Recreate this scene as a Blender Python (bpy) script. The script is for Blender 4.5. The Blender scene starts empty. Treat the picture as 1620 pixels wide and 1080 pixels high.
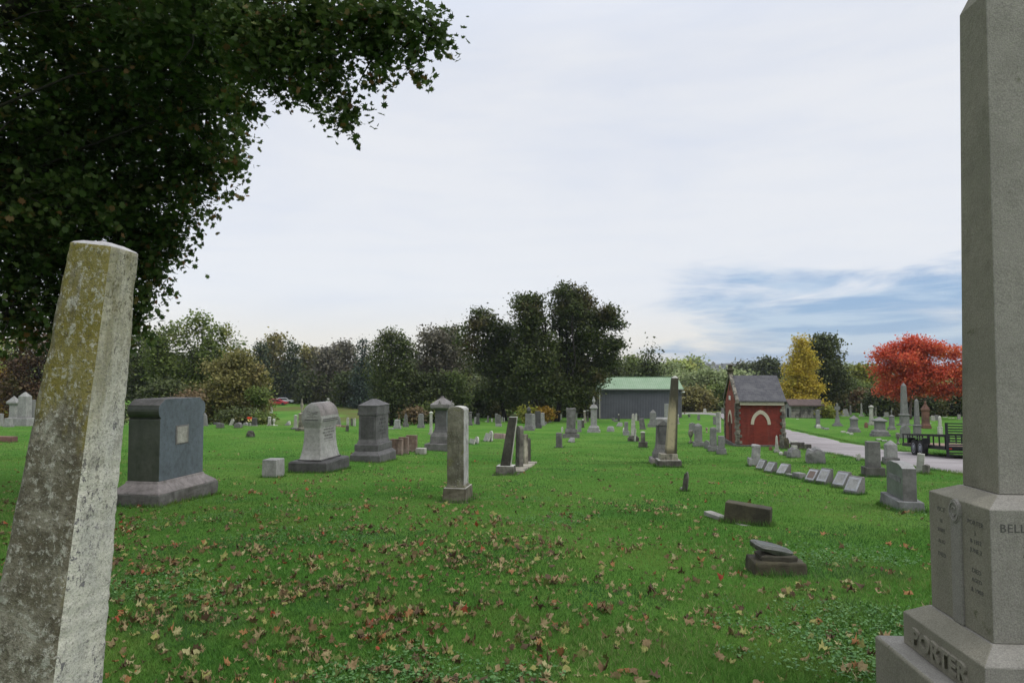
import bpy, bmesh, math, random
import numpy as np
from mathutils import Vector, Matrix, noise as mnoise

PI = math.pi
R = math.radians
sc = bpy.context.scene
COL = sc.collection
rng = np.random.default_rng(7)
random.seed(7)

# ---------------------------------------------------------------- camera geometry
FPX, CU, CV, HORZ, EYE = 1080.0, 810.0, 540.0, 590.0, 1.6
PITCH = math.atan((HORZ - CV) / FPX)
FWD = np.array([0, math.cos(PITCH), math.sin(PITCH)])
UPV = np.array([0, -math.sin(PITCH), math.cos(PITCH)])
RGT = np.array([1.0, 0, 0])

def ss(t):
    t = np.clip(t, 0, 1)
    return t * t * (3 - 2 * t)

# ---------------------------------------------------------------- terrain
def smooth_tab(kn):
    ks = sorted(kn)
    xs = np.arange(-200, 400, 1.0)
    ys = np.interp(xs, ks, [kn[k] for k in ks])
    k = np.exp(-np.linspace(-2, 2, 11) ** 2); k /= k.sum()
    yp = np.pad(ys, 5, mode='reflect', reflect_type='odd')
    ys = np.convolve(yp, k, mode='valid')
    far = np.array([600, 1500, 6000.0]); fy = np.interp(far, ks, [kn[k] for k in ks])
    return np.concatenate([xs, far]), np.concatenate([ys, fy])
PA = smooth_tab({-200: -4, -50: -.4, 0: 1.6, 4: 1.8, 12: 2.3, 19.4: 2.74, 38: 4.05, 52: 4.83, 64: 5.42, 80: 5.98,
                 100: 6.67, 120: 7.35, 150: 8.3, 200: 9.8, 300: 14, 600: 24, 1500: 45, 6000: 60})
PB = smooth_tab({-200: -4, -50: -.4, 0: 1.6, 4: 1.8, 12: 2.3, 20: 2.76, 30: 3.08, 40: 3.42, 50: 3.75, 60: 4.6, 80: 6.5,
                 100: 8.3, 120: 8.9, 140: 8.0, 170: 6.9, 200: 7.6, 300: 12, 600: 22, 1500: 45, 6000: 60})
def ground_h(X, Y):
    X = np.asarray(X, float); Y = np.asarray(Y, float)
    a = np.interp(Y, *PA); b = np.interp(Y, *PB)
    m = ss((-0.04 - X / np.maximum(Y, 4.0)) / 0.24)
    h = a * (1 - m) + b * m
    h = h - 0.5 * ss((X - 16) / 20) * ss((Y - 28) / 30)
    h = h + 0.02 * np.sin(X * 1.3 + .7 * np.sin(Y * .5)) * np.sin(Y * .9 + 1.3) + 0.03 * np.sin(X * .37 + 2) * np.sin(Y * .41)
    return h
def gz(x, y):
    return float(EYE - ground_h(x, y))
def ray(u, v):
    d = FWD + (u - CU) / FPX * RGT + (CV - v) / FPX * UPV
    return d / d[1]
def at_depth(u, v, Y):
    d = ray(u, v)
    return Vector((d[0] * Y, Y, EYE + d[2] * Y))
def at(u, v, far=400.0):
    d = ray(u, v)
    Y = np.arange(1.0, far, .05)
    f = (EYE + d[2] * Y) - (EYE - ground_h(d[0] * Y, Y))
    k = np.argmax(f < 0)
    if f[k] >= 0:
        return None
    return Vector((d[0] * Y[k], Y[k], gz(d[0] * Y[k], Y[k])))

# ---------------------------------------------------------------- object helpers
def tag(o, label=None, cat=None, group=None, kind=None):
    if label: o['label'] = label
    if cat: o['category'] = cat
    if group: o['group'] = group
    if kind: o['kind'] = kind
    return o
def empty(name, loc, rz=0, lean=(0, 0)):
    o = bpy.data.objects.new(name, None); COL.objects.link(o)
    o.empty_display_size = .2
    o.location = loc; o.rotation_euler = (lean[0], lean[1], rz)
    return o
def link(name, me, mats, parent=None):
    o = bpy.data.objects.new(name, me); COL.objects.link(o)
    for m in (mats if isinstance(mats, (list, tuple)) else [mats]):
        if m: me.materials.append(m)
    if parent: o.parent = parent
    return o
def np_mesh(name, V, n, tint=None, smooth=False):
    """V (k, n, 3): k separate polygons of n corners"""
    k = V.shape[0]
    me = bpy.data.meshes.new(name)
    me.vertices.add(k * n); me.vertices.foreach_set('co', V.reshape(-1).astype(np.float32))
    me.loops.add(k * n); me.loops.foreach_set('vertex_index', np.arange(k * n, dtype=np.int32))
    me.polygons.add(k); me.polygons.foreach_set('loop_start', np.arange(k, dtype=np.int32) * n)
    me.update(calc_edges=True)
    if tint is not None:
        a = me.attributes.new('tint', 'FLOAT', 'FACE'); a.data.foreach_set('value', tint.astype(np.float32))
    return me

class MB:
    def __init__(s):
        s.v = []; s.f = []
    def add(s, vs, fs):
        b = len(s.v); s.v += [tuple(p) for p in vs]; s.f += [tuple(b + i for i in f) for f in fs]; return s
    def rings(s, rs, cap=True):
        n = len(rs[0]); vs = [p for r in rs for p in r]; fs = []
        for k in range(len(rs) - 1):
            for i in range(n):
                j = (i + 1) % n
                fs.append((k * n + i, k * n + j, (k + 1) * n + j, (k + 1) * n + i))
        if cap:
            fs.append(tuple(range(n))[::-1]); fs.append(tuple((len(rs) - 1) * n + i for i in range(n)))
        return s.add(vs, fs)
    def loft(s, secs, cx=0, cy=0, ch=0):
        """secs: (z, hx, hy[, ox, oy]) rectangles, ch = corner chamfer in m"""
        rs = []
        for q in secs:
            z, hx, hy = q[:3]; ox, oy = (q[3:5] if len(q) > 3 else (0, 0))
            ox += cx; oy += cy
            c = min(ch, hx * .9, hy * .9)
            if ch:
                r = [(hx - c, -hy), (hx, -hy + c), (hx, hy - c), (hx - c, hy), (-hx + c, hy), (-hx, hy - c), (-hx, -hy + c), (-hx + c, -hy)]
            else:
                r = [(-hx, -hy), (hx, -hy), (hx, hy), (-hx, hy)]
            rs.append([(a + ox, b + oy, z) for a, b in r])
        return s.rings(rs)
    def box(s, x0, x1, y0, y1, z0, z1):
        return s.loft([(z0, (x1 - x0) / 2, (y1 - y0) / 2), (z1, (x1 - x0) / 2, (y1 - y0) / 2)], (x0 + x1) / 2, (y0 + y1) / 2)
    def prism(s, outl, h, axis='y', c=0.0):
        """outl (a, z) counter-clockwise, extruded +-h along axis"""
        if axis == 'y':
            r0 = [(a, c - h, z) for a, z in outl]; r1 = [(a, c + h, z) for a, z in outl]
            return s.rings([r1, r0]) if False else s.rings([r0[::-1], r1[::-1]])
        r0 = [(c - h, a, z) for a, z in outl]; r1 = [(c + h, a, z) for a, z in outl]
        return s.rings([r0, r1])
    def lathe(s, prof, cx=0, cy=0, n=14, z0=0, tw=0):
        rs = [[(cx + r * math.cos(2 * PI * i / n + tw), cy + r * math.sin(2 * PI * i / n + tw), z0 + z) for i in range(n)] for r, z in prof]
        return s.rings(rs)
    def tube(s, pts, rad, n=7):
        pts = [Vector(p) for p in pts]; rs = []
        for i, p in enumerate(pts):
            t = (pts[min(i + 1, len(pts) - 1)] - pts[max(i - 1, 0)]).normalized()
            a = t.orthogonal().normalized() if i == 0 else (a0 - t * a0.dot(t)).normalized()
            a0 = a; b = t.cross(a); r = rad[i] if isinstance(rad, (list, tuple)) else rad
            rs.append([tuple(p + (a * math.cos(2 * PI * k / n) + b * math.sin(2 * PI * k / n)) * r) for k in range(n)])
        return s.rings(rs)
    def build(s, name, mats, parent=None, bevel=0, smooth=False, seg=2):
        me = bpy.data.meshes.new(name); me.from_pydata(s.v, [], s.f); me.update()
        bm = bmesh.new(); bm.from_mesh(me); bmesh.ops.recalc_face_normals(bm, faces=bm.faces); bm.to_mesh(me); bm.free()
        if smooth:
            me.polygons.foreach_set('use_smooth', [True] * len(me.polygons))
        o = link(name, me, mats, parent)
        if bevel:
            b = o.modifiers.new('bevel', 'BEVEL'); b.width = bevel; b.segments = seg; b.limit_method = 'ANGLE'; b.angle_limit = R(25)
        return o

def roughen(o, cuts=4, amp=.01, sc_=6, amp2=0.0, sc2=30, keep_bottom=False):
    """real chipped and weathered relief on a mesh part"""
    me = o.data; bm = bmesh.new(); bm.from_mesh(me)
    bmesh.ops.subdivide_edges(bm, edges=bm.edges[:], cuts=cuts, use_grid_fill=True)
    off = Vector((random.random() * 50, random.random() * 50, random.random() * 50))
    bm.normal_update()
    for v in bm.verts:
        p = v.co * sc_ + off
        d = mnoise.fractal(p, 1.0, 2.0, 3) * amp
        if amp2: d += mnoise.noise(v.co * sc2 + off) * amp2
        v.co += v.normal * d
    bm.to_mesh(me); bm.free(); me.update()

# ---------------------------------------------------------------- materials
def mat(name):
    m = bpy.data.materials.new(name); m.use_nodes = True
    nt = m.node_tree; nt.nodes.clear()
    out = nt.nodes.new('ShaderNodeOutputMaterial')
    return m, nt, out
class N:
    def __init__(s, nt): s.nt = nt
    def n(s, t, **k):
        x = s.nt.nodes.new(t)
        for a, b in k.items(): setattr(x, a, b)
        return x
    def l(s, a, b): s.nt.links.new(a, b)
    def setin(s, sock, v):
        if hasattr(v, 'is_output'): s.l(v, sock)
        else:
            if isinstance(v, (tuple, list)) and len(v) == 3 and len(getattr(sock, 'default_value', (0,))) == 4: v = (*v, 1)
            sock.default_value = v
    def noise(s, vec, scale, detail=4, rough=.55, dist=0):
        x = s.n('ShaderNodeTexNoise'); x.inputs['Scale'].default_value = scale; x.inputs['Detail'].default_value = detail
        x.inputs['Roughness'].default_value = rough; x.inputs['Distortion'].default_value = dist
        if vec is not None: s.l(vec, x.inputs['Vector'])
        return x.outputs['Fac']
    def map(s, vec, scale=(1, 1, 1), loc=(0, 0, 0)):
        x = s.n('ShaderNodeMapping'); x.inputs['Scale'].default_value = scale; s.setin(x.inputs['Location'], loc); s.l(vec, x.inputs['Vector'])
        return x.outputs[0]
    def ramp(s, fac, stops, mode='LINEAR'):
        x = s.n('ShaderNodeValToRGB'); cr = x.color_ramp; cr.interpolation = mode
        while len(cr.elements) > len(stops): cr.elements.remove(cr.elements[-1])
        while len(cr.elements) < len(stops): cr.elements.new(.5)
        for e, (p, c) in zip(cr.elements, stops):
            e.position = p; e.color = (*c, 1) if len(c) == 3 else c
        s.l(fac, x.inputs[0]); return x.outputs[0]
    def step(s, fac, a, b):
        x = s.n('ShaderNodeMapRange'); x.inputs[1].default_value = a; x.inputs[2].default_value = b; x.clamp = True
        x.interpolation_type = 'SMOOTHSTEP'
        s.l(fac, x.inputs[0]); return x.outputs[0]
    def math(s, op, a, b=0.0):
        x = s.n('ShaderNodeMath', operation=op); s.setin(x.inputs[0], a); s.setin(x.inputs[1], b); return x.outputs[0]
    def mix(s, fac, a, b, mode='MIX'):
        x = s.n('ShaderNodeMix', data_type='RGBA', blend_type=mode)
        s.setin(x.inputs[0], fac); s.setin(x.inputs[6], a); s.setin(x.inputs[7], b); return x.outputs[2]
    def bump(s, h, st=.3, dist=.01):
        x = s.n('ShaderNodeBump'); x.inputs['Strength'].default_value = st; x.inputs['Distance'].default_value = dist
        s.l(h, x.inputs['Height']); return x.outputs[0]
    def bsdf(s, col, rough=.9, normal=None, spec=.25, metal=0.0):
        x = s.n('ShaderNodeBsdfPrincipled'); s.setin(x.inputs['Base Color'], col); s.setin(x.inputs['Roughness'], rough)
        x.inputs['Specular IOR Level'].default_value = spec; x.inputs['Metallic'].default_value = metal
        if normal is not None: s.l(normal, x.inputs['Normal'])
        return x.outputs[0]

def stone(name, c1, c2, dark=(.05, .045, .035), dk=.4, mot=1.0, lich=None, lk=0.0, speck=.15, rough=.85, spots=None, blocks=None, spec=.25):
    """weathered stone: two tones, vertical dark streaks, lichen colonies, grain, small spots"""
    m, nt, out = mat(name); g = N(nt)
    tc = g.n('ShaderNodeTexCoord').outputs['Object']
    oi = g.n('ShaderNodeObjectInfo').outputs['Random']
    off = g.n('ShaderNodeVectorMath', operation='SCALE'); off.inputs[0].default_value = (31, 17, 23); g.l(oi, off.inputs['Scale'])
    ad = g.n('ShaderNodeVectorMath', operation='ADD'); g.l(tc, ad.inputs[0]); g.l(off.outputs[0], ad.inputs[1])
    P = ad.outputs[0]
    base = g.mix(g.step(g.noise(P, 2.2, 6, .62), .35, .65), c1, c2)
    st = g.noise(g.map(P, (7, 7, .8)), 1.0, 5, .6, .3)
    st2 = g.noise(P, 3.5, 6, .7)
    k = g.step(g.math('ADD', g.math('MULTIPLY', st, .55), g.math('MULTIPLY', st2, .45)), .575 - .20 * dk, .70 - .06 * dk)
    col = g.mix(g.math('MULTIPLY', k, min(1, .45 + dk * .5)), base, dark)
    if lich:
        lm = g.step(g.noise(P, 5.0, 8, .75, .4), .66 - .2 * lk, .72 - .12 * lk)
        col = g.mix(g.math('MULTIPLY', lm, .8), col, lich)
    if spots:
        v = g.noise(P, 38, 5, .8)
        area = g.step(g.noise(P, 4, 3, .6), .38, .62)
        col = g.mix(g.math('MULTIPLY', g.step(v, .58, .64), area), col, spots)
    col = g.mix(1.0, col, g.ramp(g.noise(P, 11, 5, .7), [(.28, (1 - .30 * mot, 1 - .31 * mot, 1 - .34 * mot)), (.5, (1, 1, 1)), (.72, (1 + .2 * mot, 1 + .2 * mot, 1 + .18 * mot))]), 'MULTIPLY')
    fine = g.noise(P, 140, 3, .7)
    col = g.mix(1.0, col, g.ramp(fine, [(.3, (1 - speck * 1.6,) * 3), (.55, (1, 1, 1)), (.72, (1 + speck,) * 3)]), 'MULTIPLY')
    h = g.math('ADD', g.math('MULTIPLY', fine, .3), g.math('ADD', g.math('MULTIPLY', st2, 1.0), g.math('MULTIPLY', g.noise(P, 30, 6, .75), .6)))
    if blocks:
        br = g.n('ShaderNodeTexBrick'); g.l(g.map(tc, blocks), br.inputs['Vector'])
    g.l(g.bsdf(col, rough, g.bump(h, .5, .012), spec), out.inputs[0])
    return m

M = {}
M['marble'] = stone('weathered_marble', (.40, .39, .34), (.27, .26, .23), dk=.3, speck=.12)
M['marble_white'] = stone('white_marble', (.50, .49, .44), (.38, .37, .33), dk=.15, speck=.08)
M['marble_dark'] = stone('dark_stained_marble', (.16, .15, .125), (.055, .05, .042), dark=(.022, .02, .016), dk=.6, lich=(.30, .29, .25), lk=.15)
M['marble_stained'] = stone('stained_marble', (.36, .33, .26), (.17, .155, .12), dark=(.03, .027, .02), dk=.7, lich=(.15, .14, .06), lk=.3)
M['moss_marble'] = stone('mossy_marble', (.19, .18, .135), (.095, .09, .06), dark=(.04, .037, .022), dk=.55, lich=(.12, .12, .045), lk=.5, spots=(.42, .42, .40))
M['granite'] = stone('grey_granite', (.205, .20, .19), (.155, .15, .145), dark=(.07, .066, .06), dk=.25, speck=.25)
M['granite_light'] = stone('light_granite', (.29, .285, .27), (.22, .215, .205), dark=(.11, .10, .09), dk=.2, speck=.2)
M['granite_dark'] = stone('dark_granite', (.085, .082, .08), (.058, .056, .054), dark=(.03, .029, .027), dk=.3, speck=.25, rough=.7)
M['granite_mid'] = stone('mid_granite', (.16, .152, .145), (.10, .096, .09), dark=(.045, .042, .038), dk=.35, speck=.2)
M['granite_blue'] = stone('blue_grey_stone', (.105, .125, .14), (.085, .10, .11), dark=(.05, .055, .055), dk=.15, speck=.1, rough=.6)
M['granite_pink'] = stone('pinkish_stone', (.225, .20, .19), (.155, .14, .132), dark=(.06, .054, .048), dk=.4, speck=.15)
M['granite_rough'] = stone('rough_base_stone', (.13, .125, .115), (.08, .075, .065), dark=(.035, .033, .028), dk=.4, lich=(.25, .25, .21), lk=.1, speck=.2)
M['polished_moss'] = stone('polished_mossy_stone', (.055, .058, .045), (.035, .04, .028), dark=(.02, .024, .015), dk=.5, lich=(.10, .095, .085), lk=.15, rough=.35, speck=.08, spec=.5)
M['brownstone'] = stone('brown_sandstone', (.17, .085, .06), (.11, .06, .045), dark=(.05, .03, .025), dk=.3)
M['red_stone'] = stone('red_granite', (.20, .10, .085), (.14, .075, .065), dk=.2)
M['pink_light'] = stone('pale_pink_granite', (.34, .24, .22), (.26, .19, .175), dk=.15)
M['rust_stone'] = stone('rust_stained_marble', (.26, .20, .17), (.15, .095, .075), dark=(.045, .028, .022), dk=.7)
M['concrete'] = stone('old_concrete', (.30, .29, .26), (.21, .20, .18), dk=.3)
M['fore_granite'] = stone('fine_grey_granite', (.235, .222, .195), (.20, .19, .165), dark=(.13, .124, .102), dk=.2, mot=.35, speck=.22, lich=(.085, .085, .05), lk=.12)
M['fore_moss'] = stone('fine_granite_with_algae', (.215, .20, .155), (.18, .17, .13), dark=(.11, .105, .074), dk=.2, mot=.4, speck=.22, lich=(.08, .082, .04), lk=.3)

def plain(name, c, rough=.7, metal=0.0, var=.15, scale=5, spec=.3, bump=0):
    m, nt, out = mat(name); g = N(nt)
    tc = g.n('ShaderNodeTexCoord').outputs['Object']
    f = g.noise(tc, scale, 5, .65)
    col = g.mix(1.0, (*c, 1), g.ramp(f, [(.3, (1 - var,) * 3), (.7, (1 + var,) * 3)]), 'MULTIPLY')
    g.l(g.bsdf(col, rough, g.bump(f, bump, .01) if bump else None, spec, metal), out.inputs[0])
    return m
M['black_metal'] = plain('black_painted_steel', (.012, .012, .014), .45, 0, .3)
M['tyre'] = plain('rubber', (.02, .02, .02), .9)
M['rim'] = plain('steel_rim', (.25, .26, .30), .4, .6)
M['wood_deck'] = plain('weathered_deck_boards', (.22, .15, .11), .9)
M['cream'] = plain('cream_painted_trim', (.42, .38, .29), .8, var=.12, scale=9)
M['white_paint'] = plain('white_paint', (.6, .6, .58), .6)
M['red_paint'] = plain('red_car_paint', (.30, .015, .025), .3, spec=.6)
M['white_car'] = plain('silver_car_paint', (.45, .46, .48), .3, spec=.6)
M['glass'] = plain('dark_glass', (.02, .025, .03), .1, spec=.7)
M['barn_trim'] = plain('grey_trim', (.10, .10, .10), .7)
M['downspout'] = plain('pale_downspout', (.45, .43, .38), .6)
M['roof_brown'] = plain('brown_stone_roof', (.085, .06, .052), .9, var=.3, scale=3)
M['door_red'] = plain('dark_red_door', (.075, .012, .01), .7)
M['dark_void'] = plain('dark_opening', (.008, .008, .008), .9)
M['bark'] = plain('dark_bark', (.022, .018, .015), .95, var=.5, scale=7, bump=.8)
M['bark_red'] = plain('grey_brown_bark', (.08, .06, .05), .95, var=.4, scale=7, bump=.6)
M['petal_red'] = plain('red_petals', (.7, .05, .02), .6)
M['petal_yellow'] = plain('yellow_petals', (.85, .65, .25), .6)
M['stem_green'] = plain('green_stems', (.03, .10, .02), .8)

# brick walls
def brick_mat(name, c1, c2, mortar, bw=.21, bh=.07, stain=.5):
    m, nt, out = mat(name); g = N(nt)
    tc = g.n('ShaderNodeTexCoord').outputs['Object']
    sep = g.n('ShaderNodeSeparateXYZ'); g.l(tc, sep.inputs[0])
    comb = g.n('ShaderNodeCombineXYZ'); g.l(g.math('ADD', sep.outputs[0], sep.outputs[1]), comb.inputs[0]); g.l(sep.outputs[2], comb.inputs[1])
    b = g.n('ShaderNodeTexBrick'); g.l(comb.outputs[0], b.inputs['Vector'])
    b.inputs['Scale'].default_value = 1; b.inputs['Brick Width'].default_value = bw; b.inputs['Row Height'].default_value = bh
    b.inputs['Mortar Size'].default_value = .006; b.inputs['Color1'].default_value = (*c1, 1); b.inputs['Color2'].default_value = (*c2, 1)
    b.inputs['Mortar'].default_value = (*mortar, 1)
    f = g.noise(tc, 1.3, 6, .65); f2 = g.noise(g.map(tc, (5, 5, .6)), 1, 4, .6)
    col = g.mix(g.math('MULTIPLY', g.step(f, .42, .68), stain), b.outputs['Color'], (.06, .02, .015))
    col = g.mix(g.math('MULTIPLY', g.step(f2, .5, .7), stain * .5), col, (.20, .07, .05))
    g.l(g.bsdf(col, .9, g.bump(b.outputs['Fac'], .25, -.01)), out.inputs[0])
    return m
M['brick'] = brick_mat('red_painted_brick', (.185, .032, .022), (.14, .024, .018), (.12, .03, .022), stain=.6)
M['brick_gable'] = brick_mat('orange_red_brick', (.23, .055, .035), (.18, .04, .028), (.17, .06, .045), stain=.3)
M['ashlar'] = brick_mat('stained_ashlar', (.24, .22, .19), (.15, .135, .12), (.05, .045, .04), 1.3, .5, stain=0)
def ashlar():
    m, nt, out = mat('streaked_ashlar_stone'); g = N(nt)
    tc = g.n('ShaderNodeTexCoord').outputs['Object']
    sep = g.n('ShaderNodeSeparateXYZ'); g.l(tc, sep.inputs[0])
    comb = g.n('ShaderNodeCombineXYZ'); g.l(g.math('ADD', sep.outputs[0], sep.outputs[1]), comb.inputs[0]); g.l(sep.outputs[2], comb.inputs[1])
    b = g.n('ShaderNodeTexBrick'); g.l(comb.outputs[0], b.inputs['Vector'])
    b.inputs['Scale'].default_value = 1; b.inputs['Brick Width'].default_value = 1.1; b.inputs['Row Height'].default_value = .42
    b.inputs['Mortar Size'].default_value = .02; b.inputs['Color1'].default_value = (.25, .23, .20, 1); b.inputs['Color2'].default_value = (.13, .12, .105, 1)
    b.inputs['Mortar'].default_value = (.06, .05, .045, 1)
    k = g.step(g.noise(g.map(tc, (1.5, 1.5, .7)), 1, 6, .7), .45, .62)
    g.l(g.bsdf(g.mix(g.math('MULTIPLY', k, .85), b.outputs['Color'], (.03, .027, .024)), .9), out.inputs[0])
    return m
M['ashlar'] = ashlar()
def metal_siding(name, c, axis=0, step=.23, c2=None):
    m, nt, out = mat(name); g = N(nt)
    tc = g.n('ShaderNodeTexCoord').outputs['Object']
    w = g.n('ShaderNodeTexWave', wave_type='BANDS', bands_direction='X' if axis == 0 else 'Y'); g.l(tc, w.inputs['Vector'])
    w.inputs['Scale'].default_value = .314 / step; w.inputs['Distortion'].default_value = 0
    f = g.noise(tc, .6, 5, .6)
    col = g.mix(g.step(f, .35, .7), (*c, 1), (*(c2 or [x * .75 for x in c]), 1))
    g.l(g.bsdf(col, .55, g.bump(w.outputs['Fac'], .8, .03), .4), out.inputs[0])
    return m
M['siding'] = metal_siding('dark_grey_metal_siding', (.085, .085, .105))
M['green_roof'] = metal_siding('faded_green_metal_roof', (.15, .235, .13), 0, .3, (.19, .27, .165))
def slate():
    m, nt, out = mat('grey_slate_shingles'); g = N(nt)
    tc = g.n('ShaderNodeTexCoord').outputs['Object']
    b = g.n('ShaderNodeTexBrick'); g.l(tc, b.inputs['Vector'])
    sep = g.n('ShaderNodeSeparateXYZ'); g.l(tc, sep.inputs[0]); cb = g.n('ShaderNodeCombineXYZ'); g.l(sep.outputs[0], cb.inputs[0]); g.l(sep.outputs[2], cb.inputs[1]); g.l(cb.outputs[0], b.inputs['Vector'])
    b.inputs['Scale'].default_value = 1; b.inputs['Brick Width'].default_value = .22; b.inputs['Row Height'].default_value = .13
    b.inputs['Mortar Size'].default_value = .008; b.inputs['Color1'].default_value = (.085, .084, .088, 1); b.inputs['Color2'].default_value = (.062, .062, .067, 1)
    b.inputs['Mortar'].default_value = (.04, .036, .045, 1)
    g.l(g.bsdf(g.mix(g.step(g.noise(tc, 2, 5, .6), .4, .7), b.outputs[0], (.10, .098, .10)), .9, g.bump(b.outputs['Fac'], .5, -.02)), out.inputs[0])
    return m
M['slate'] = slate()

def leaf_mat(name, stops, trans=.25, patch=None, pscale=.35, spec=.2, rough=.6):
    """stops: colours by per-leaf tint; patch: a second colour in clumps through the crown"""
    m, nt, out = mat(name); g = N(nt)
    a = g.n('ShaderNodeAttribute', attribute_name='tint')
    col = g.ramp(a.outputs['Fac'], stops)
    if patch:
        tc = g.n('ShaderNodeTexCoord').outputs['Object']
        k = g.step(g.noise(tc, pscale, 3, .6), .52, .66)
        col = g.mix(g.math('MULTIPLY', k, .75), col, patch)
    d = g.bsdf(col, rough, None, spec)
    t = g.n('ShaderNodeBsdfTranslucent'); g.l(col, t.inputs[0])
    mx = g.n('ShaderNodeMixShader'); mx.inputs[0].default_value = trans; g.l(d, mx.inputs[1]); g.l(t.outputs[0], mx.inputs[2])
    g.l(mx.outputs[0], out.inputs[0])
    return m
LM = {}
LM['maple_fore'] = leaf_mat('dark_green_maple_leaves', [(0, (0.034, 0.061, 0.016)), (.5, (0.056, 0.094, 0.022)), (.84, (0.094, 0.127, 0.031)), (.94, (0.144, 0.083, 0.031)), (1, (0.189, 0.099, 0.034))], .28)
LM['maple_mid'] = leaf_mat('dark_maple_leaves', [(0, (.040, .056, .014)), (.6, (.066, .088, .022)), (1, (.10, .11, .03))], .2, (.10, .068, .026), .16)
LM['green'] = leaf_mat('mid_green_leaves', [(0, (0.085, 0.123, 0.031)), (1, (0.177, 0.223, 0.055))], .25, (0.231, 0.216, 0.054), .2)
LM['dkgreen'] = leaf_mat('dark_green_leaves', [(0, (0.046, 0.062, 0.020)), (1, (0.095, 0.115, 0.034))], .2, (0.115, 0.097, 0.035), .15)
LM['olive'] = leaf_mat('olive_leaves', [(0, (0.138, 0.130, 0.042)), (1, (0.251, 0.227, 0.073))], .25, (0.244, 0.179, 0.073), .2)
LM['ygreen'] = leaf_mat('yellow_green_leaves', [(0, (0.216, 0.281, 0.076)), (1, (0.410, 0.454, 0.130))], .3, (0.432, 0.367, 0.108), .25)
LM['pale'] = leaf_mat('pale_willow_leaves', [(0, (0.192, 0.250, 0.106)), (1, (0.326, 0.365, 0.163))], .25, (0.250, 0.269, 0.115), .15)
LM['yellow'] = leaf_mat('golden_yellow_leaves', [(0, (.38, .28, .03)), (1, (.62, .50, .07))], .35, (.40, .38, .06), .4)
LM['lime'] = leaf_mat('lime_yellow_leaves', [(0, (.15, .17, .02)), (1, (.27, .27, .04))], .3)
LM['gold'] = leaf_mat('amber_leaves', [(0, (.20, .115, .015)), (1, (.34, .22, .03))], .3)
LM['red'] = leaf_mat('scarlet_leaves', [(0, (.42, .06, .035)), (.55, (.66, .12, .06)), (1, (.74, .25, .09))], .35, (.60, .28, .05), .15)
LM['maroon'] = leaf_mat('brown_maroon_leaves', [(0, (0.056, 0.032, 0.019)), (1, (0.120, 0.072, 0.035))], .15, (0.096, 0.096, 0.032), .4)
LM['brown'] = leaf_mat('brown_leaves', [(0, (0.112, 0.080, 0.040)), (1, (0.208, 0.144, 0.072))], .2)
LM['spruce'] = leaf_mat('blue_green_needles', [(0, (.030, .050, .034)), (1, (.055, .082, .055))], .05)
LM['pine'] = leaf_mat('pine_needles', [(0, (.030, .048, .020)), (1, (.065, .085, .035))], .05)
LM['arbor'] = leaf_mat('arborvitae_scales', [(0, (0.051, 0.074, 0.021)), (1, (0.101, 0.124, 0.036))], .1, (0.121, 0.108, 0.036), .18)
LM['olive2'] = leaf_mat('hazed_olive_leaves', [(0, (0.135, 0.162, 0.068)), (1, (0.230, 0.243, 0.108))], .25, (0.216, 0.176, 0.095), .08)  # lightened olive: the haze of distance is put into this leaf colour
LM['grey'] = leaf_mat('grey_brown_thin_leaves', [(0, (0.091, 0.083, 0.058)), (1, (0.156, 0.143, 0.098))], .2, (0.117, 0.130, 0.052), .2)
LM['hill'] = leaf_mat('far_hill_leaves', [(0, (0.120, 0.136, 0.112)), (.6, (0.176, 0.176, 0.144)), (1, (0.208, 0.184, 0.136))], .1)
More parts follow.
